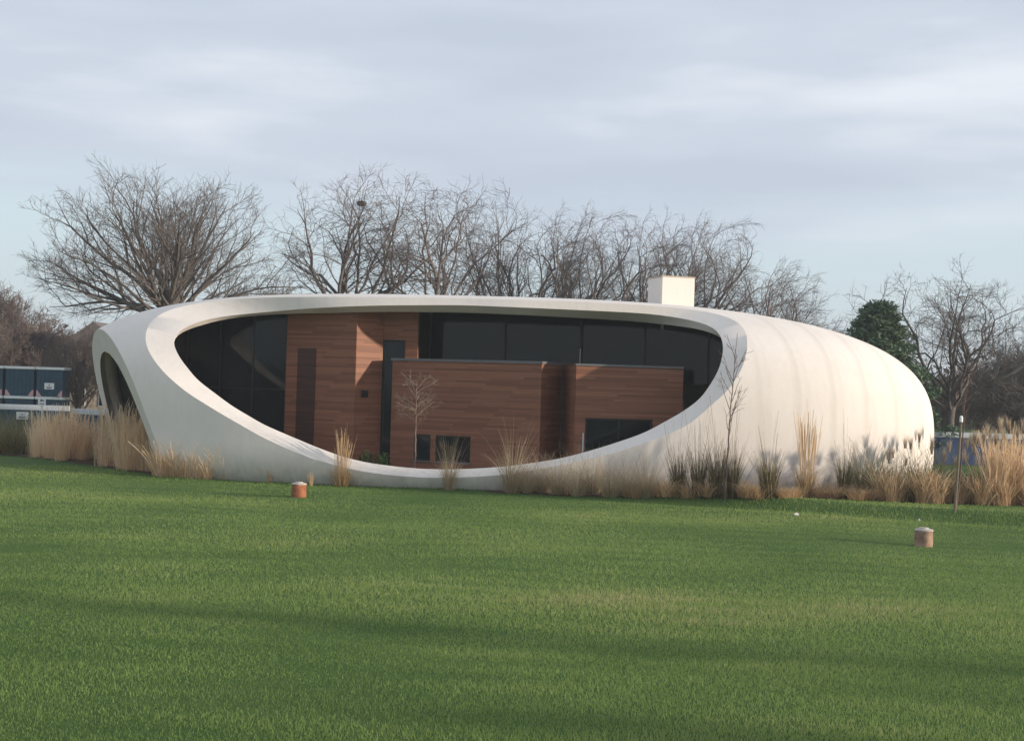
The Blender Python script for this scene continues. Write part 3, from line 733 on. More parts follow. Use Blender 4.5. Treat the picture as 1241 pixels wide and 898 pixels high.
def bare_tree(seed, H, trunk_h, rx, r_tr, nl, lowest=.0, elev=(12, 85), zc=.45, jit=.14, wind=(0, 0), twigs=(7, 6, 6), twig_r=.009, droop=0., base_fan=.75, thin=1.):
    """short trunk, limbs that fan out to an ellipsoid crown, three orders of twigs; returns trunk and crown tubes"""
    r = np.random.default_rng(seed); trunk = []; mid = []; fine = []
    tp, tr = wander(np.zeros(3)-np.array([0, 0, .2]), np.array([r.normal(0, .05), r.normal(0, .05), 1]), trunk_h, 6, .03, np.array([0, 0, .05]), r, r_tr, r_tr*.72)
    tr[0] *= 1.35; trunk.append((tp, tr))
    cz = H*zc+trunk_h*.35; rz = H-cz
    W = np.array([wind[0], wind[1], 0.])
    for k in range(nl):
        az = k*2.39996+r.normal(0, .25); el = radians(elev[0]+(elev[1]-elev[0])*((k+.5)/nl)**.85+r.normal(0, 4))
        dirv = np.array([cos(az)*cos(el), sin(az)*cos(el), sin(el)])
        tz = trunk_h*(base_fan+(1-base_fan)*r.random()) if k > 1 else trunk_h
        st = tp[0]+(tp[-1]-tp[0])*(tz+.2)/(trunk_h+.2)
        end = np.array([0, 0, cz])+dirv*np.array([rx, rx, rz])*r.uniform(.86, 1.05)
        if dirv[2]*rz+cz < trunk_h*.7: end[2] = trunk_h*r.uniform(.55, .9)
        L = np.linalg.norm(end-st); n = 9; d = unit(unit(end-st)*.75+np.array([0, 0, .45+.2*r.random()])); pts = [st]; p = st
        for q in range(n):
            to = unit(end-p); d = unit(d*.7+to*.45+r.normal(0, jit, 3)+W*.1); p = p+d*L/n*1.06; pts.append(p)
        pts = np.array(pts); rl = thin*r_tr*r.uniform(.28, .5)*min(1., (L/(H*.45))**.5)
        rad = rl*(1-np.linspace(0, 1, n+1))**.8+.018
        mid.append((pts, rad))
        # second order
        n2 = twigs[0]+int(L*.35)
        for b in range(n2):
            t = .22+.78*(b+r.random())/n2; i = min(int(t*n), n-1); f_ = t*n-i; q = pts[i]+(pts[i+1]-pts[i])*f_
            dl = unit(pts[i+1]-pts[i]); side = unit(np.cross(dl, r.normal(0, 1, 3)))
            out = unit(q-np.array([0, 0, cz*.8])+1e-6)
            d2 = unit(dl*.75+side*.75+out*.25+np.array([0, 0, .18]))
            L2 = L*(.20+.30*(1-t)+.1*r.random()); r2 = max(.018, rad[i]*.52)
            p2, q2_ = wander(q, d2, L2, 6, jit*1.1, W*.12+np.array([0, 0, .05-droop*.10]), r, r2, .012)
            mid.append((p2, q2_))
            n3 = twigs[1]+int(L2*.9)
            for c in range(n3):
                t3 = .12+.88*(c+r.random())/n3; i3 = min(int(t3*6), 5); q3 = p2[i3]+(p2[i3+1]-p2[i3])*(t3*6-i3)
                dl3 = unit(p2[i3+1]-p2[i3]); s3 = unit(np.cross(dl3, r.normal(0, 1, 3)))
                L3 = L2*(.22+.25*(1-t3))+.35; d3 = unit(dl3*.8+s3*.75+W*.2)
                p3, q3_ = wander(q3, d3, L3, 4, jit*1.3, W*.16+np.array([0, 0, .06-droop*.2]), r, max(twig_r*1.5, q2_[i3]*.45), twig_r*.9)
                fine.append((p3, q3_))
                for e in range(twigs[2]):
                    t4 = .15+.85*r.random(); i4 = min(int(t4*4), 3); q4 = p3[i4]+(p3[i4+1]-p3[i4])*(t4*4-i4)
                    dl4 = unit(p3[i4+1]-p3[i4]); s4 = unit(np.cross(dl4, r.normal(0, 1, 3)))
                    p4, q4_ = wander(q4, unit(dl4+s4*.8), L3*.45+.12, 2, jit, W*.2+np.array([0, 0, .05-droop*.3]), r, twig_r, twig_r*.6)
                    fine.append((p4, q4_))
    Vt, Qt = tubes(trunk, 10); V1, Q1 = tubes(mid, 5); V2, Q2 = tubes(fine, 3)
    return (npmesh('trunk', Vt, [Qt]), npmesh('crown', np.concatenate([V1, V2]), [Q1, Q2+len(V1)]))
def true_height(me):
    c = np.empty(len(me.vertices)*3, np.float32); me.vertices.foreach_get('co', c); return float(np.percentile(c[2::3], 99.7))
def put_tree(meshes, px, d, rz, s, label, mat, group=None, name='bare_tree', cat='tree', squash=1., h=None):
    if h is not None: s = h/true_height(meshes[1])
    p = at_depth(px, 449, d); p[2] = float(gz(p[0], d))
    t = thing(name, label, cat, p, rz, group); t.scale = (s*squash, s*squash, s)
    for nm, me in zip(('trunk', 'crown'), meshes):
        if not len(me.materials): me.materials.append(mat)
        me.polygons.foreach_set('use_smooth', [True]*len(me.polygons))
        link(bpy.data.objects.new(nm, me), t)
    return t
def htop(px, py, d): return at_depth(px, py, d)[2]
# the big spreading tree at the left
d = 85.; Hh = htop(192, 209, d)
spread = bare_tree(17, Hh, 8.3, 8.2, .46, 34, elev=(-6, 80), zc=.36, jit=.10, twigs=(4, 6, 4), twig_r=.0085, base_fan=.86, thin=.72)
put_tree(spread, 191, d, .6, 1., 'big bare tree with a wide fan of limbs behind the left end of the pavilion', M['bark'], h=Hh, squash=1.12)
# the row behind the roof
rowA = bare_tree(21, 18., 9.4, 6.0, .42, 11, elev=(24, 84), zc=.46, jit=.20, wind=(.10, 0), twigs=(4, 5, 4), droop=.5, base_fan=.6, thin=.75)
rowB = bare_tree(22, 17., 8.6, 5.6, .38, 10, elev=(22, 80), zc=.46, jit=.20, wind=(.22, 0), twigs=(4, 5, 4), droop=.4, base_fan=.55, thin=.75)
rowC = bare_tree(23, 15., 6.8, 5.2, .34, 9, elev=(24, 82), zc=.46, jit=.18, wind=(.40, .05), twigs=(4, 5, 4), droop=.1, base_fan=.5)
rowD = bare_tree(24, 14., 5.2, 5.4, .30, 7, elev=(18, 80), zc=.42, jit=.18, wind=(.65, .05), twigs=(4, 5, 4), droop=.1, base_fan=.5)
GT = 'bare trees in a row behind the roof'
row = [(rowA, 428, 204, 92, 18., .3, 1.12, 'tallest bare tree of the row, with a dark nest in its crown'),
       (rowB, 522, 216, 94, 17., 2.1, 1.05, 'second bare tree of the row, twin trunk forking just above the roof'),
       (rowA, 600, 244, 98, 18., 4.0, .85, 'third bare tree of the row behind the middle of the roof'),
       (rowC, 652, 258, 96, 15., .2, .95, 'slim bare tree fourth in the row behind the roof'),
       (rowB, 706, 256, 97, 17., .4, .85, 'fifth bare tree of the row, many upright stems'),
       (rowC, 752, 268, 95, 15., .3, .9, 'bare tree of the row just left of the white roof block'),
       (rowC, 802, 268, 99, 15., -.3, .95, 'bare tree of the row rising directly behind the white roof block'),
       (rowB, 856, 270, 97, 17., .1, .9, 'bare tree of the row just right of the white roof block'),
       (rowD, 905, 312, 96, 14., .25, 1.0, 'wind-swept bare tree leaning right, second from the right end of the row'),
       (rowD, 945, 330, 100, 14., -.25, .95, 'low wind-swept bare tree at the right end of the row')]
for ms, px, top, d, h0, rz, sq, lab in row:
    put_tree(ms, px, d, rz, 1., lab, M['bark_row'], GT, squash=sq*1.12, h=htop(px, top, d))
sh = bare_tree(25, 8., 2.2, 4.2, .2, 14, elev=(15, 82), zc=.45, jit=.2, twigs=(5, 5, 4), base_fan=.4)
put_tree(sh, 315, 90, .4, 1., 'low twiggy bare tree just above the roof, right of the big spreading tree', M['bark'], h=htop(310, 333, 90))
# right: crooked bare tree
crook = bare_tree(31, 14., 5.4, 8.6, .36, 14, elev=(10, 82), zc=.40, jit=.27, twigs=(4, 5, 4), twig_r=.010, base_fan=.6, thin=.8)
put_tree(crook, 1152, 84, 1.2, 1., 'gnarled bare tree with crooked limbs right of the pavilion', M['bark'], squash=1.12, h=htop(1150, 322, 84))
GD = 'dark leafless trees behind the right-hand hoarding'
thick = bare_tree(41, 9., 2.6, 4.6, .25, 17, elev=(5, 85), zc=.42, jit=.18, twigs=(6, 6, 5), twig_r=.014, base_fan=.3)
thick2 = bare_tree(42, 9., 2.2, 4.4, .25, 17, elev=(5, 85), zc=.42, jit=.2, twigs=(6, 6, 5), twig_r=.014, base_fan=.3)
for i, (px, top, d, ms) in enumerate(((1150, 455, 105, thick), (1190, 440, 108, thick2), (1226, 415, 110, thick), (1262, 405, 104, thick2), (1300, 380, 108, thick), (1210, 455, 125, thick2), (1240, 450, 128, thick))):
    put_tree(ms, px, d, i*1.3, 1., 'dark dense leafless tree standing behind the hoarding at the right', M['bark_dark'], GD, h=htop(px, top, d))
GB = 'red-brown twiggy trees behind the site cabins'
brown1 = bare_tree(51, 9., 2.0, 5.0, .24, 18, elev=(5, 85), zc=.42, jit=.18, twigs=(6, 6, 5), twig_r=.016, base_fan=.3)
brown2 = bare_tree(52, 9., 2.0, 5.0, .24, 18, elev=(5, 85), zc=.42, jit=.18, twigs=(6, 6, 5), twig_r=.016, base_fan=.3)
for i, (px, top, d, ms) in enumerate(((-45, 335, 128, brown1), (2, 350, 130, brown2), (38, 382, 126, brown1), (70, 400, 132, brown2), (97, 398, 113, brown1), (-14, 380, 122, brown1), (55, 392, 140, brown2))):
    put_tree(ms, px, d, i*1.1, 1., 'red-brown densely twigged tree behind the blue site cabins', M['bark_brown'], GB, h=htop(px, top, d))

# evergreen
def leaf_cloud(cent, rad, n, size, r):
    """n little folded leaf quads spread through ellipsoid shells"""
    v = r.normal(0, 1, (n, 3)); v /= np.linalg.norm(v, axis=1, keepdims=True)
    p = cent+v*rad*(r.random((n, 1))**.4)
    a = r.normal(0, 1, (n, 3))+v*.8; a /= np.linalg.norm(a, axis=1, keepdims=True); b = np.cross(a, r.normal(0, 1, (n, 3))); b /= np.linalg.norm(b, axis=1, keepdims=True)
    s = size*r.uniform(.6, 1.4, (n, 1))
    return np.stack([p-a*s, p+b*s*.35, p+a*s, p-b*s*.35], 1).reshape(-1, 3)
M['needle'] = mat_blade('evergreen_needles', [(0., (.045, .085, .055)), (.5, (.08, .13, .075)), (1., (.115, .165, .095))], .15, .6)
def evergreen(seed, H, w, nb=190, nl=170):
    r = np.random.default_rng(seed); Vs = []; T = []
    for k in range(nb):
        t = ((k+.5)/nb)**.9; z = H*(.12+.86*t); R = w*(1-t**1.35)**.9*r.uniform(.5, 1.08); az = r.uniform(0, 2*pi)
        c = np.array([R*cos(az), R*sin(az), z+r.normal(0, .12)])
        n = nl; L = leaf_cloud(c, np.array([.75, .75, .42])*r.uniform(.6, 1.15), n, .14, r); Vs.append(L); T.append(np.repeat(np.clip(r.normal(r.uniform(.25, .75), .15, n), 0, 1), 4))
    V = np.concatenate(Vs); q = np.arange(len(V)).reshape(-1, 4)
    Vt, Qt = tubes([(np.array([[0, 0, -.2], [.05, 0, H*.3], [0, .03, H*.55]]), np.array([.3, .2, .04]))], 8)
    return npmesh('trunk', Vt, [Qt]), npmesh('crown', V, [q], {'tint': np.concatenate(T)})
op = evergreen(8, 10., 3.3, 52, 52); op[1].materials.append(M['needle']); op[0].materials.append(M['bark'])
ev = evergreen(5, 10., 3.3); ev[1].materials.append(M['needle'])
put_tree(ev, 1062, 82, 0., htop(1056, 370, 82)/10., 'dark green evergreen rising over the right shoulder of the pavilion', M['bark'], name='evergreen_tree', squash=1.35)
ev2 = evergreen(6, 9., 2.6); ev2[1].materials.append(M['needle'])
put_tree(ev2, 100, 132, 0., htop(97, 404, 132)/9.*.98, 'small dark evergreen half hidden behind the left end', M['bark'], name='evergreen_tree')
for x_, y_, hs, ws in ((58., 4.6, 1.35, .8), (52., 1.2, .95, 1.2), (50., -2.2, .84, 1.2)):  # unseen evergreens added out of frame to cast soft shade on the lawn
    for nm in ('evergreen_tree',):
        t = thing(nm, 'unseen evergreen tree added beyond the right edge to shade the near lawn', 'tree', (x_, y_, float(gz(x_, y_))), x_, 'evergreens added to shade the lawn')
        t.scale = (ws*hs**.5, ws*hs**.5, hs)
        for n2_, m2_ in zip(('trunk', 'crown'), op): link(bpy.data.objects.new(n2_, m2_), t)
# far wood that closes the horizon
M['wood_far'] = mat_blade('far_wood_twigs', [(0., (.05, .045, .04)), (.5, (.085, .07, .06)), (1., (.13, .10, .085))], .2, .9)
def far_wood():
    r = np.random.default_rng(9); Vs = []; T = []
    for k in range(420):
        a = radians(-34+68*(k+r.random())/420); dd = r.uniform(175, 235); h = r.uniform(6, 10.5)
        c = np.array([dd*sin(a), dd*cos(a), h*.5]); n = 260
        Vs.append(leaf_cloud(c, np.array([2.6, 2.6, h*.5]), n, .42, r)); T.append(np.repeat(np.clip(r.normal(r.uniform(.2, .8), .2, n), 0, 1), 4))
    V = np.concatenate(Vs); return npmesh('far_wood', V, [np.arange(len(V)).reshape(-1, 4)], {'tint': np.concatenate(T)})
tag(obj('far_wood', far_wood(), M['wood_far']), 'distant leafless wood along the horizon', 'wood', kind='stuff')
# a bird's nest in the tallest tree of the row
np_ = at_depth(438, 247, 92); nest = MB()
for k in range(130):
    a = random.uniform(0, 6.28); rr_ = random.uniform(.1, .36); z = random.uniform(-.2, .18); b = a+random.uniform(1., 2.)
    p0 = Vector((rr_*cos(a), rr_*sin(a), z)); dv_ = Vector((cos(b), sin(b), random.uniform(-.3, .3)))*.25
    Mx = Matrix.Translation(p0)@dv_.to_track_quat('X', 'Z').to_matrix().to_4x4()
    nest.box((-.25, -.02, -.02), (.25, .02, .02), Mx)
o = nest.build('nest', M['bark_dark']); o.location = np_; o.scale = (.75, .75, .7); tag(o, 'dark bird nest of sticks high in the tallest bare tree', 'nest')

# young trees
def young_tree(name, label, foot, pts_px, depth, mat, r0, seed, branches, group='young trees'):
    """stem through photo points at one distance, thin side shoots"""
    r = np.random.default_rng(seed)
    base = np.array(foot); t = thing(name, label, 'young tree', base, 0, group)
    P = np.array([at_depth(px, py, depth)-base for px, py in pts_px]); P[0] = [0, 0, -.1]
    tt = np.linspace(0, len(P)-1, 24); S = np.stack([np.interp(tt, np.arange(len(P)), P[:, k]) for k in range(3)], -1)
    S[1:-1] += r.normal(0, .008, (22, 3))
    Vt, Qt = tubes([(S, np.linspace(r0, r0*.22, 24))], 8)
    obj('trunk', npmesh('trunk', Vt, [Qt]), mat, t, True)
    fine = []
    for k in range(branches[0]):
        i = int(23*(branches[1]+(branches[2]-branches[1])*(k+.5)/branches[0])); az = k*2.4+r.normal(0, .3)
        L = branches[3]*r.uniform(.6, 1.1)*(1.15-.6*i/23)
        p2, q2 = wander(S[i], np.array([cos(az)*branches[4], sin(az)*branches[4], 1.]), L, 7, .13, np.array([0, 0, branches[5]]), r, r0*.36, .005)
        fine.append((p2, q2))
        for c in range(branches[6]):
            j = 1+int(6*r.random()); s = unit(r.normal(0, 1, 3))
            p3, q3 = wander(p2[j], unit(p2[j]-p2[j-1])+s*.8, L*.38*r.uniform(.5, 1.1), 4, .15, np.array([0, 0, branches[5]]), r, .007, .004)
            fine.append((p3, q3))
            for e in range(branches[7]):
                p4, q4 = wander(p3[2], unit(p3[2]-p3[1])+unit(r.normal(0, 1, 3))*.9, L*.18, 3, .15, np.array([0, 0, branches[5]]), r, .005, .003); fine.append((p4, q4))
    V2, Q2 = tubes(fine, 4)
    obj('crown', npmesh('crown', V2, [Q2]), mat, t, True)
    return t
f1 = gpt(878, 606.5)
young_tree('young_tree', 'thin young bare tree on the lawn before the cream right wall', f1, [(878, 606), (881, 560), (884.5, 510), (889, 460), (893.5, 404)], f1[1], M['sapling'], .037, 3, (13, .40, .92, 1.75, .55, .03, 3, 1))
fi = wor(np.array([X_(503, 560, -7.2), -7.2, 0.]))
young_tree('young_tree', 'pale-stemmed young tree with twiggy crown inside the opening before the timber room', fi, [(503, 572), (503.5, 540), (504, 500), (504.5, 462)], fi[1], M['sapling_pale'], .042, 4, (18, .55, .98, 1.7, 1.3, -.05, 7, 3))
f2 = gpt(1157, 621)
st = thing('tree_stake', 'leaning wooden stake with a pale cap on the lawn at the right', 'stake', f2)
P = np.array([at_depth(px, py, f2[1])-f2 for px, py in ((1157, 621), (1161, 565), (1165, 507))])
Vt, Qt = tubes([(P, np.array([.048, .044, .042]))], 8); obj('post', npmesh('post', Vt, [Qt]), M['stake'], st)
Vt, Qt = tubes([(np.array([P[2]-[0, 0, .12], P[2]+[0, 0, .03], P[2]+[0, 0, .09]]), np.array([.056, .056, .03]))], 10); obj('cap', npmesh('cap', Vt, [Qt]), M['white'], st)
f3 = f2+np.array([.12, .25, 0]); f3[2] = float(gz(f3[0], f3[1]))
young_tree('young_tree', 'thin whip of a young tree rising behind the leaning stake', f3, [(1160, 620), (1165, 560), (1169, 490), (1178, 440)], f3[1], M['sapling'], .035, 8, (7, .55, .95, 1.1, .3, .03, 2, 1))

# small evergreen shrubs behind the rim
M['leaf'] = mat_blade('shrub_leaves', [(0., (.03, .06, .02)), (1., (.08, .12, .04))], .3)
for k, (px, py, s, lab) in enumerate(((444, 556, .5, 'small green shrub behind the pale rim, left of the other'), (463, 558, .62, 'slightly larger green shrub behind the pale rim beside the timber room'))):
    L = on_y(px, py, -7.); c = wor(L); r = np.random.default_rng(60+k)
    V = leaf_cloud(np.array([0, 0, .5]), np.array([.5, .4, .5]), 420, .08, r)
    me = npmesh('leaves', V, [np.arange(len(V)).reshape(-1, 4)], {'tint': np.repeat(r.random(420), 4)})
    t = thing('shrub', lab, 'shrub', (c[0], c[1], 0.12), 0, 'shrubs behind the rim'); t.scale = (s*1.3, s*1.3, (L[2]+.25)/1.)
    obj('foliage', me, M['leaf'], t)
    Vt, Qt = tubes([(np.array([[0, 0, 0], [.02, 0, .3], [0, .03, .6]]), np.array([.03, .02, .01]))], 6); obj('stem', npmesh('stem', Vt, [Qt]), M['sapling'], t)

# ------------------------------------------------------------------ lawn stubs
def stub(px, py, wpx, hpx, label, body, cap):
    p = gpt(px, py); k = p[1]/FPX; R = wpx*k/2; Hs = hpx*k
    t = thing('drain_stub', label, 'pipe stub', p, random.uniform(0, 6), 'squat cylinders on the lawn')
    MB().lathe([(R*.97, -.05), (R, 0), (R, Hs*.4), (R*.985, Hs*.8), (R*1.0, Hs*.80), (R*1.0, Hs*.86)], 40, jit=.006).build('pipe', body, t, True)
    MB().lathe([(R*1.02, Hs*.862), (R*1.03, Hs*.91), (R*.9, Hs*.96), (R*.6, Hs*.965), (R*.5, Hs*1.04), (R*.2, Hs*1.05)], 40, jit=.02).build('cap', cap, t, True)
    return t
M['rustcon'] = simple('rust_stained_concrete', (.30, .20, .145), .9, .55, 6, .2, .5)
stub(362, 602.5, 18, 18, 'squat rust-red cylinder with white cap on the lawn below the opening', M['terracotta'], M['concrete'])
stub(1119, 662, 22, 22, 'squat grey-brown concrete cylinder with chipped rim on the lawn at the right', M['rustcon'], M['concrete'])
for px, py, s, lab in ((965, 625, .07, 'white scrap of litter at the grass bank below the cream wall'), (1114, 632, .03, 'tiny pale scrap of litter left of the leaning stake')):
    p = gpt(px, py); b = MB()
    pts = [(s*cos(a)*random.uniform(.6, 1.1)*1.5, s*sin(a)*random.uniform(.6, 1.1)) for a in np.arange(9)*2*pi/9]
    V = [(x, y, .05+.03*random.random()) for x, y in pts]+[(x*.9, y*.9, .02) for x, y in pts]+[(0, 0, .11)]
    b.add(V, [(i, (i+1) % 9, 18) for i in range(9)]+[(i, 9+i, 9+(i+1) % 9, (i+1) % 9) for i in range(9)])
    o = b.build('litter', M['litter']); o.location = p; tag(o, lab, 'litter')

# ------------------------------------------------------------------ site hoardings, cabins, signs, stone house
def hoarding(name, label, a, b, h, mat, posts=2.4):
    """a: start (x,y), b: end; panels with a pale capping rail and posts behind"""
    a = np.array(a, float); b = np.array(b, float); L = np.linalg.norm(b-a); ang = atan2(b[1]-a[1], b[0]-a[0])
    t = thing(name, label, 'hoarding', (a[0], a[1], float(gz(a[0], a[1]))), ang, 'blue site hoardings')
    pn_ = MB(); n = max(1, int(L/1.22))
    for k in range(n):
        pn_.box((L*k/n+.006, 0, 0), (L*(k+1)/n-.006, .03, h-.30))
    pn_.build('panel', mat, t)
    MB().box((0, -.05, h-.298), (L, .07, h)).build('capping_rail', M['rail_grey'], t, bevel=.01)
    m = int(L/posts)
    for k in range(m+1): MB().box((L*k/max(1, m)-.05, .032, -.1), (L*k/max(1, m)+.05, .13, h-.31)).build('post', M['stake'], t)
    return t
dh = 79.
hl = at_depth(-70, 500, dh); h0 = at_depth(84, 500, dh); h1 = at_depth(88, 500, dh+.3); h2 = at_depth(175, 500, dh-3)
ztop = at_depth(40, 490.5, dh)[2]
t1 = hoarding('hoarding', 'long dark blue hoarding with pale grey rail below the site cabins', hl[:2], h0[:2], ztop, M['hoard_blue'])
hoarding('hoarding', 'short dark blue hoarding running behind the sliced open end', h1[:2], h2[:2], at_depth(100, 496.5, dh)[2], M['hoard_blue'])
ra = at_depth(1105, 530, 80); rb = at_depth(1330, 530, 80)
hoarding('hoarding', 'bright blue hoarding with pale grey rail at the right behind the grasses', ra[:2], rb[:2], at_depth(1190, 529, 80)[2], M['hoard_bluer'])
def notice(name, label, px0, py0, px1, py1, d, emblem=True, parent=None):
    a = at_depth(px0, py0, d); b = at_depth(px1, py1, d); w, h = b[0]-a[0], a[2]-b[2]
    t = thing(name, label, 'sign', (a[0], d, b[2]))
    MB().box((0, -.03, 0), (w, 0, h)).build('board', M['white'], t, bevel=.004)
    m_ = MB(); m_.lathe([(h*.11, 0), (h*.11, .004)], 6)
    V = [(w*.5+x, -.033-z, h*.66+y) for x, y, z in m_.V]; e = MB().add(V, [f for fs in m_.F.values() for f in map(tuple, fs)])
    e.box((w*.22, -.035, h*.22), (w*.78, -.0302, h*.36)); e.box((w*.32, -.035, h*.10), (w*.68, -.0302, h*.15))
    e.build('print', M['emblem'], t)
    return t
notice('notice_board', 'white notice with small dark emblem fixed on the long hoarding', 20, 499, 34.5, 508.5, dh-.06)
dc = 110.
def cabin(px0, px1, z0, z1, label, wide_roof=True):
    a = at_depth(px0, 460, dc); b = at_depth(px1, 460, dc); w = b[0]-a[0]; h = z1-z0; Ld = 1.9
    t = thing('site_cabin', label, 'site cabin', (a[0], dc, z0), 0, 'stacked blue site cabins')
    body = MB().box((.0, .0, .0), (w, Ld, h-.2))
    for k in range(1, int(w/.3)): body.box((k*.3-.05, -.03, .18), (k*.3+.05, -.001, h-.25))
    body.build('body', M['navy'], t)
    MB().box((-.08, -.10, h-.2), (w+.08, Ld, h)).build('roof', M['white'], t, bevel=.02)
    for sx, x in ((1, .0), (-1, w)):
        MB().prism([(x, .02), (x+sx*.42, .02), (x+sx*.10, .48), (x, .48)] if sx > 0 else [(x, .02), (x, .48), (x-.10, .48), (x-.42, .02)], -.05, -.032).build('corner_plate', M['pink'], t)
    return t, w
zlo_t = at_depth(40, 480.5, dc)[2]; zhi = at_depth(40, 444.5, dc)[2]
cab = 'blue site cabin with white roof edge, '
for (x0, x1, pos) in ((-34, 3, 'the left one cut by the photo edge'), (7, 41, 'the middle one of the three'), (44.5, 76, 'the right one, with a white sign')):
    cabin(x0, x1, zlo_t+.02, zhi, 'upper-tier blue site cabin, '+pos)
for (x0, x1, pos) in ((-34, 3, 'the left one'), (7, 41, 'the middle one'), (44.5, 76, 'the right one')):
    cabin(x0, x1, .15, zlo_t, 'lower-tier blue site cabin behind the hoarding, '+pos)
notice('notice_board', 'white sign with small dark emblem on the right-hand upper site cabin', 54, 464, 65.5, 472, dc-.06)
sp = at_depth(50, 524, 74.)
t = thing('sign_post', 'small white sign on a thin white post standing among the left grasses', 'sign post', (sp[0], 74., 0))
zb, ztp = at_depth(50, 491.5, 74.)[2], at_depth(50, 481.5, 74.)[2]; w_ = 9.5*74/FPX
MB().lathe([(.04, -.1), (.04, zb+.1)], 10).build('post', M['white'], t, True)
bd = MB().box((-w_/2, -.07, zb), (w_/2, -.045, ztp)).build('board', M['white'], t, bevel=.004)
MB().prism([(-w_*.25, zb+.27), (-w_*.05, zb+.36), (-w_*.05, zb+.30), (w_*.28, zb+.30), (w_*.28, zb+.24), (-w_*.05, zb+.24), (-w_*.05, zb+.18)], -.076, -.0705).box((-w_*.3, -.076, zb+.08), (w_*.3, -.0705, zb+.12)).build('print', M['black'], bd)
# stone house behind
a = at_depth(74, 460, 122); b = at_depth(150, 460, 122); w = b[0]-a[0]; hh = at_depth(100, 420, 122)[2]
t = thing('stone_house', 'old pale stone house half hidden by branches behind the hoarding', 'house', (a[0], 122, 0))
wl = MB().box((0, 0, 0), (w, 7, hh)).build('wall', M['stone'], t)
MB().prism([(-.3, hh+.002), (w+.3, hh+.002), (w/2, hh+2.2)], -.3, 7.3).build('roof', M['slate'], t)
for wx, wz in ((.22, .58), (.62, .58), (.22, .18), (.62, .18)):
    fo = MB().box((w*wx-.06, -.05, hh*wz-.06), (w*wx+.96, -.002, hh*wz+1.36)).build('window', M['white'], t)
    MB().box((w*wx, -.07, hh*wz), (w*wx+.9, -.052, hh*wz+1.3)).build('pane', M['glass'], fo)

# ------------------------------------------------------------------ light, sky, camera
SUN_AZ, SUN_EL = radians(73), radians(9.5)        # azimuth: right of straight behind the camera
toS = Vector((sin(SUN_AZ)*cos(SUN_EL), -cos(SUN_AZ)*cos(SUN_EL), sin(SUN_EL)))
sl = bpy.data.lights.new('sun', 'SUN'); sl.energy = 4.4; sl.angle = radians(1.); sl.color = (1., .86, .70)
so_ = bpy.data.objects.new('sun', sl); COL.objects.link(so_); so_.rotation_euler = (-toS).to_track_quat('-Z', 'Y').to_euler(); so_.location = (60, -20, 40)
wd = bpy.data.worlds.new('World'); SC.world = wd; wd.use_nodes = True
nt = wd.node_tree; nt.nodes.clear()
out = nt.nodes.new('ShaderNodeOutputWorld'); bg = nt.nodes.new('ShaderNodeBackground'); bg.inputs[1].default_value = .097
sky = nt.nodes.new('ShaderNodeTexSky'); sky.sky_type = 'NISHITA'; sky.sun_disc = False; sky.sun_elevation = SUN_EL; sky.sun_rotation = radians(112)
sky.air_density = 1.; sky.dust_density = 1.5; sky.ozone_density = 1.
tc = nt.nodes.new('ShaderNodeTexCoord')
mp = nt.nodes.new('ShaderNodeMapping'); mp.inputs['Scale'].default_value = (1.1, 1.1, 7.5); mp.inputs['Location'].default_value = (.35, .2, .6); nt.links.new(tc.outputs['Generated'], mp.inputs[0])
n1 = noise(nt, 1.5, 7, .55, mp.outputs[0])
mp2 = nt.nodes.new('ShaderNodeMapping'); mp2.inputs['Scale'].default_value = (1.6, 1.6, 9.); mp2.inputs['Location'].default_value = (2.75, 1., 2.); nt.links.new(tc.outputs['Generated'], mp2.inputs[0])
n2 = noise(nt, 2.0, 6, .5, mp2.outputs[0])
cloudcol = ramp(nt, n2, [(.34, (4.75, 5.35, 6.3)), (.52, (5.3, 5.9, 6.8)), (.70, (6.9, 7.3, 7.9))])
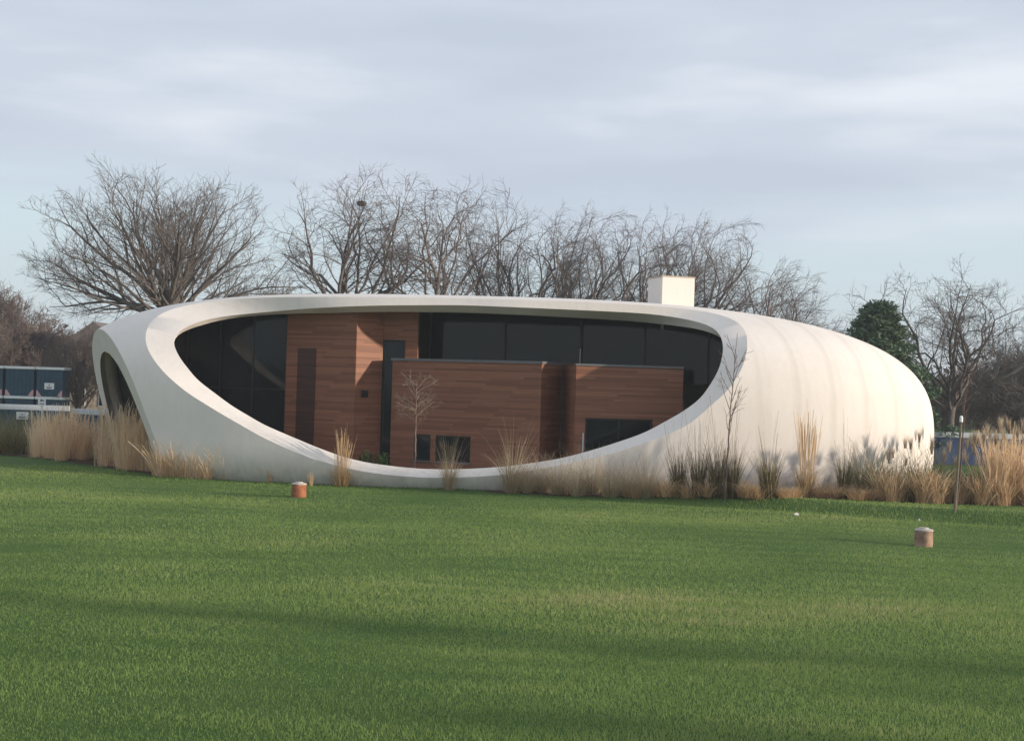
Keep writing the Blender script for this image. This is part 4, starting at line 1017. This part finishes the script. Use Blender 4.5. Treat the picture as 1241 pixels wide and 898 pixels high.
# blue gaps: the clear sky, veiled by thin cloud
veil = mixc(nt, .72, sky.outputs[0], (6.5, 7.75, 8.7))
sep = nt.nodes.new('ShaderNodeSeparateXYZ'); nt.links.new(tc.outputs['Generated'], sep.inputs[0])
lowm = nt.nodes.new('ShaderNodeMapRange'); nt.links.new(sep.outputs[2], lowm.inputs[0]); lowm.inputs[1].default_value = .05; lowm.inputs[2].default_value = .18; lowm.inputs[3].default_value = -.30; lowm.inputs[4].default_value = .26
ad = nt.nodes.new('ShaderNodeMath'); ad.operation = 'ADD'; nt.links.new(n1, ad.inputs[0]); nt.links.new(lowm.outputs[0], ad.inputs[1])
mask = ramp(nt, ad.outputs[0], [(.38, 0.), (.62, 1.)])
nt.links.new(mixc(nt, mask, veil, cloudcol), bg.inputs[0]); nt.links.new(bg.outputs[0], out.inputs[0])

hm, hn, ho = new_mat('haze_air'); pv = hn.nodes.new('ShaderNodeVolumePrincipled')
pv.inputs['Color'].default_value = (.86, .90, .95, 1); pv.inputs['Density'].default_value = .00055; pv.inputs['Anisotropy'].default_value = .3
hn.links.new(pv.outputs[0], ho.inputs['Volume'])
tag(MB().box((-960, -360, -1.6), (960, 1700, 34)).build('haze', hm), 'thin pale winter haze over the whole park', 'haze', kind='stuff')
cam = bpy.data.cameras.new('camera'); co_ = bpy.data.objects.new('camera', cam); COL.objects.link(co_)
cam.sensor_fit = 'HORIZONTAL'; cam.sensor_width = 36; cam.lens = 36*FPX/1241; cam.clip_start = .1; cam.clip_end = 5000
c, s, cp, sp_ = cos(ROLL), sin(ROLL), cos(PITCH), sin(PITCH)
right = Vector((c, -s*sp_, s*cp)); upv = Vector((-s, -c*sp_, c*cp)); fwd = Vector((0, cp, sp_))
co_.matrix_world = Matrix.Translation((0, 0, CAM_H))@Matrix((right, upv, -fwd)).transposed().to_4x4()
SC.camera = co_
SC.view_settings.view_transform = 'Standard'; SC.view_settings.look = 'None'; SC.view_settings.exposure = .30; SC.view_settings.gamma = 1.
SC.view_settings.use_curve_mapping = False
SC.cycles.use_denoising = True
